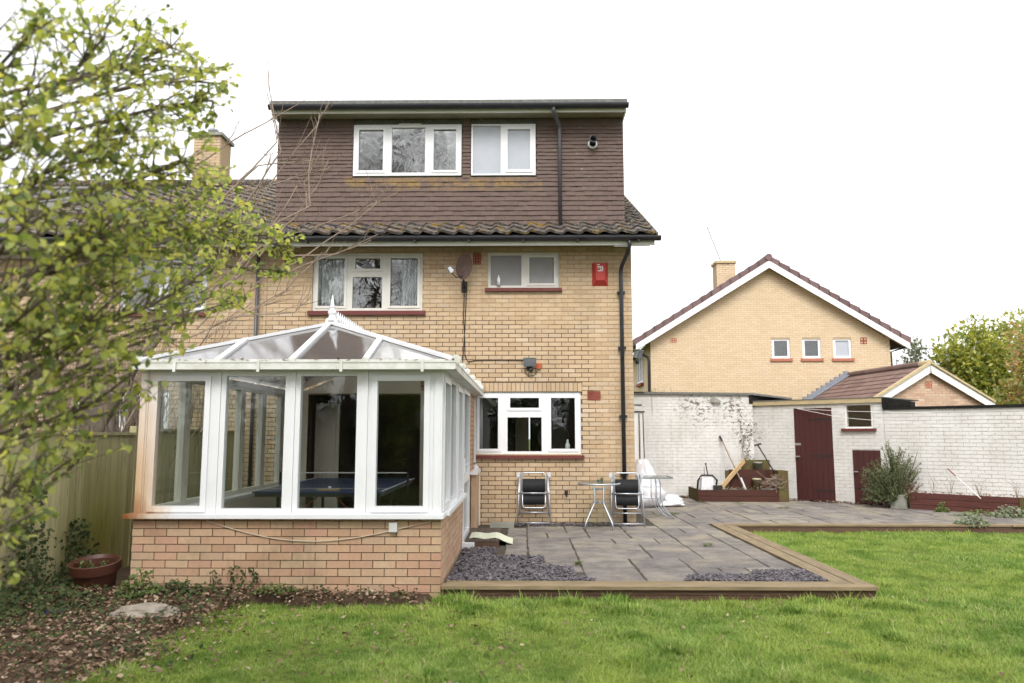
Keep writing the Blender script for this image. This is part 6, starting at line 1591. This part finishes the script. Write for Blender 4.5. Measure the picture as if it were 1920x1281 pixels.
rg = random.Random(500); pts = []; rots = []; scs = []
tufts = [(rg.uniform(-.7, 3.6), rg.uniform(7.0, 7.58), rg.uniform(.06, .16)) for _ in range(16)] + [(rg.uniform(-3, 6), rg.uniform(4.4, 12.5), rg.uniform(.06, .15)) for _ in range(90)]
def tuft(x, y):
    return 1.55 if any((x - a) ** 2 + (y - b) ** 2 < c * c for a, b, c in tufts) else 1
def on_lawn(x, y):
    if -.82 < x < 3.40 and y > 7.62: return False
    if x <= -.8:
        if y > 7.6: return False
        if rg.random() < min(.90, max(0, bedness(x, y) * 1.05)): return False
    if y > 12.76: return False
    return True
while len(pts) < 125000:
    y = 4.0 + 8.8 * rg.random() ** 1.55
    x = rg.uniform(-.74 * y, .74 * y)
    if not on_lawn(x, y): continue
    nz = mnoise.noise((x * .9, y * .9, 1.5)) + .5 * mnoise.noise((x * 3, y * 3, 4))
    if rg.random() < -.35 - nz * .8: continue
    edge = 1.2 if (y > 7.35 and x > -.8 and x < 3.4) or (abs(x - 3.45) < .07 and y > 7.5) or (y > 12.6) else 1
    pts.append((x, y, LAWN - .002)); rots.append(rg.uniform(0, 6.28)); scs.append((.95 + .6 * nz + .5 * max(0, mnoise.noise((x * 1.9, y * 1.9, 9)) - .15) + rg.uniform(-.25, .3)) * edge * tuft(x, y))
gm = bpy.data.meshes.new('grass'); gm.from_pydata(pts, [], [])
at = gm.attributes.new('rz', 'FLOAT', 'POINT'); at.data.foreach_set('value', rots)
at = gm.attributes.new('sc', 'FLOAT', 'POINT'); at.data.foreach_set('value', [max(.4, s_) for s_ in scs])
gr = link('grass', gm, None, kind='stuff', label='short bright green grass of the lawn', category='grass')
ng = bpy.data.node_groups.new('grass_nodes', 'GeometryNodeTree')
ng.interface.new_socket('Geometry', in_out='INPUT', socket_type='NodeSocketGeometry'); ng.interface.new_socket('Geometry', in_out='OUTPUT', socket_type='NodeSocketGeometry')
gi = ng.nodes.new('NodeGroupInput'); go = ng.nodes.new('NodeGroupOutput')
ci = ng.nodes.new('GeometryNodeCollectionInfo'); ci.inputs['Collection'].default_value = src; ci.inputs['Separate Children'].default_value = True; ci.inputs['Reset Children'].default_value = True
ip = ng.nodes.new('GeometryNodeInstanceOnPoints'); ip.inputs['Pick Instance'].default_value = True
a1 = ng.nodes.new('GeometryNodeInputNamedAttribute'); a1.data_type = 'FLOAT'; a1.inputs['Name'].default_value = 'rz'
a2 = ng.nodes.new('GeometryNodeInputNamedAttribute'); a2.data_type = 'FLOAT'; a2.inputs['Name'].default_value = 'sc'
cx_ = ng.nodes.new('ShaderNodeCombineXYZ'); rv = ng.nodes.new('FunctionNodeRandomValue'); rv.data_type = 'INT'
rv.inputs[4].default_value = 0; rv.inputs[5].default_value = 4
L_ = ng.links.new
L_(gi.outputs[0], ip.inputs['Points']); L_(ci.outputs[0], ip.inputs['Instance']); L_(a1.outputs[0], cx_.inputs[2]); L_(cx_.outputs[0], ip.inputs['Rotation']); L_(a2.outputs[0], ip.inputs['Scale'])
L_(rv.outputs[2], ip.inputs['Instance Index']); L_(ip.outputs[0], go.inputs[0])
md = gr.modifiers.new('grass', 'NODES'); md.node_group = ng
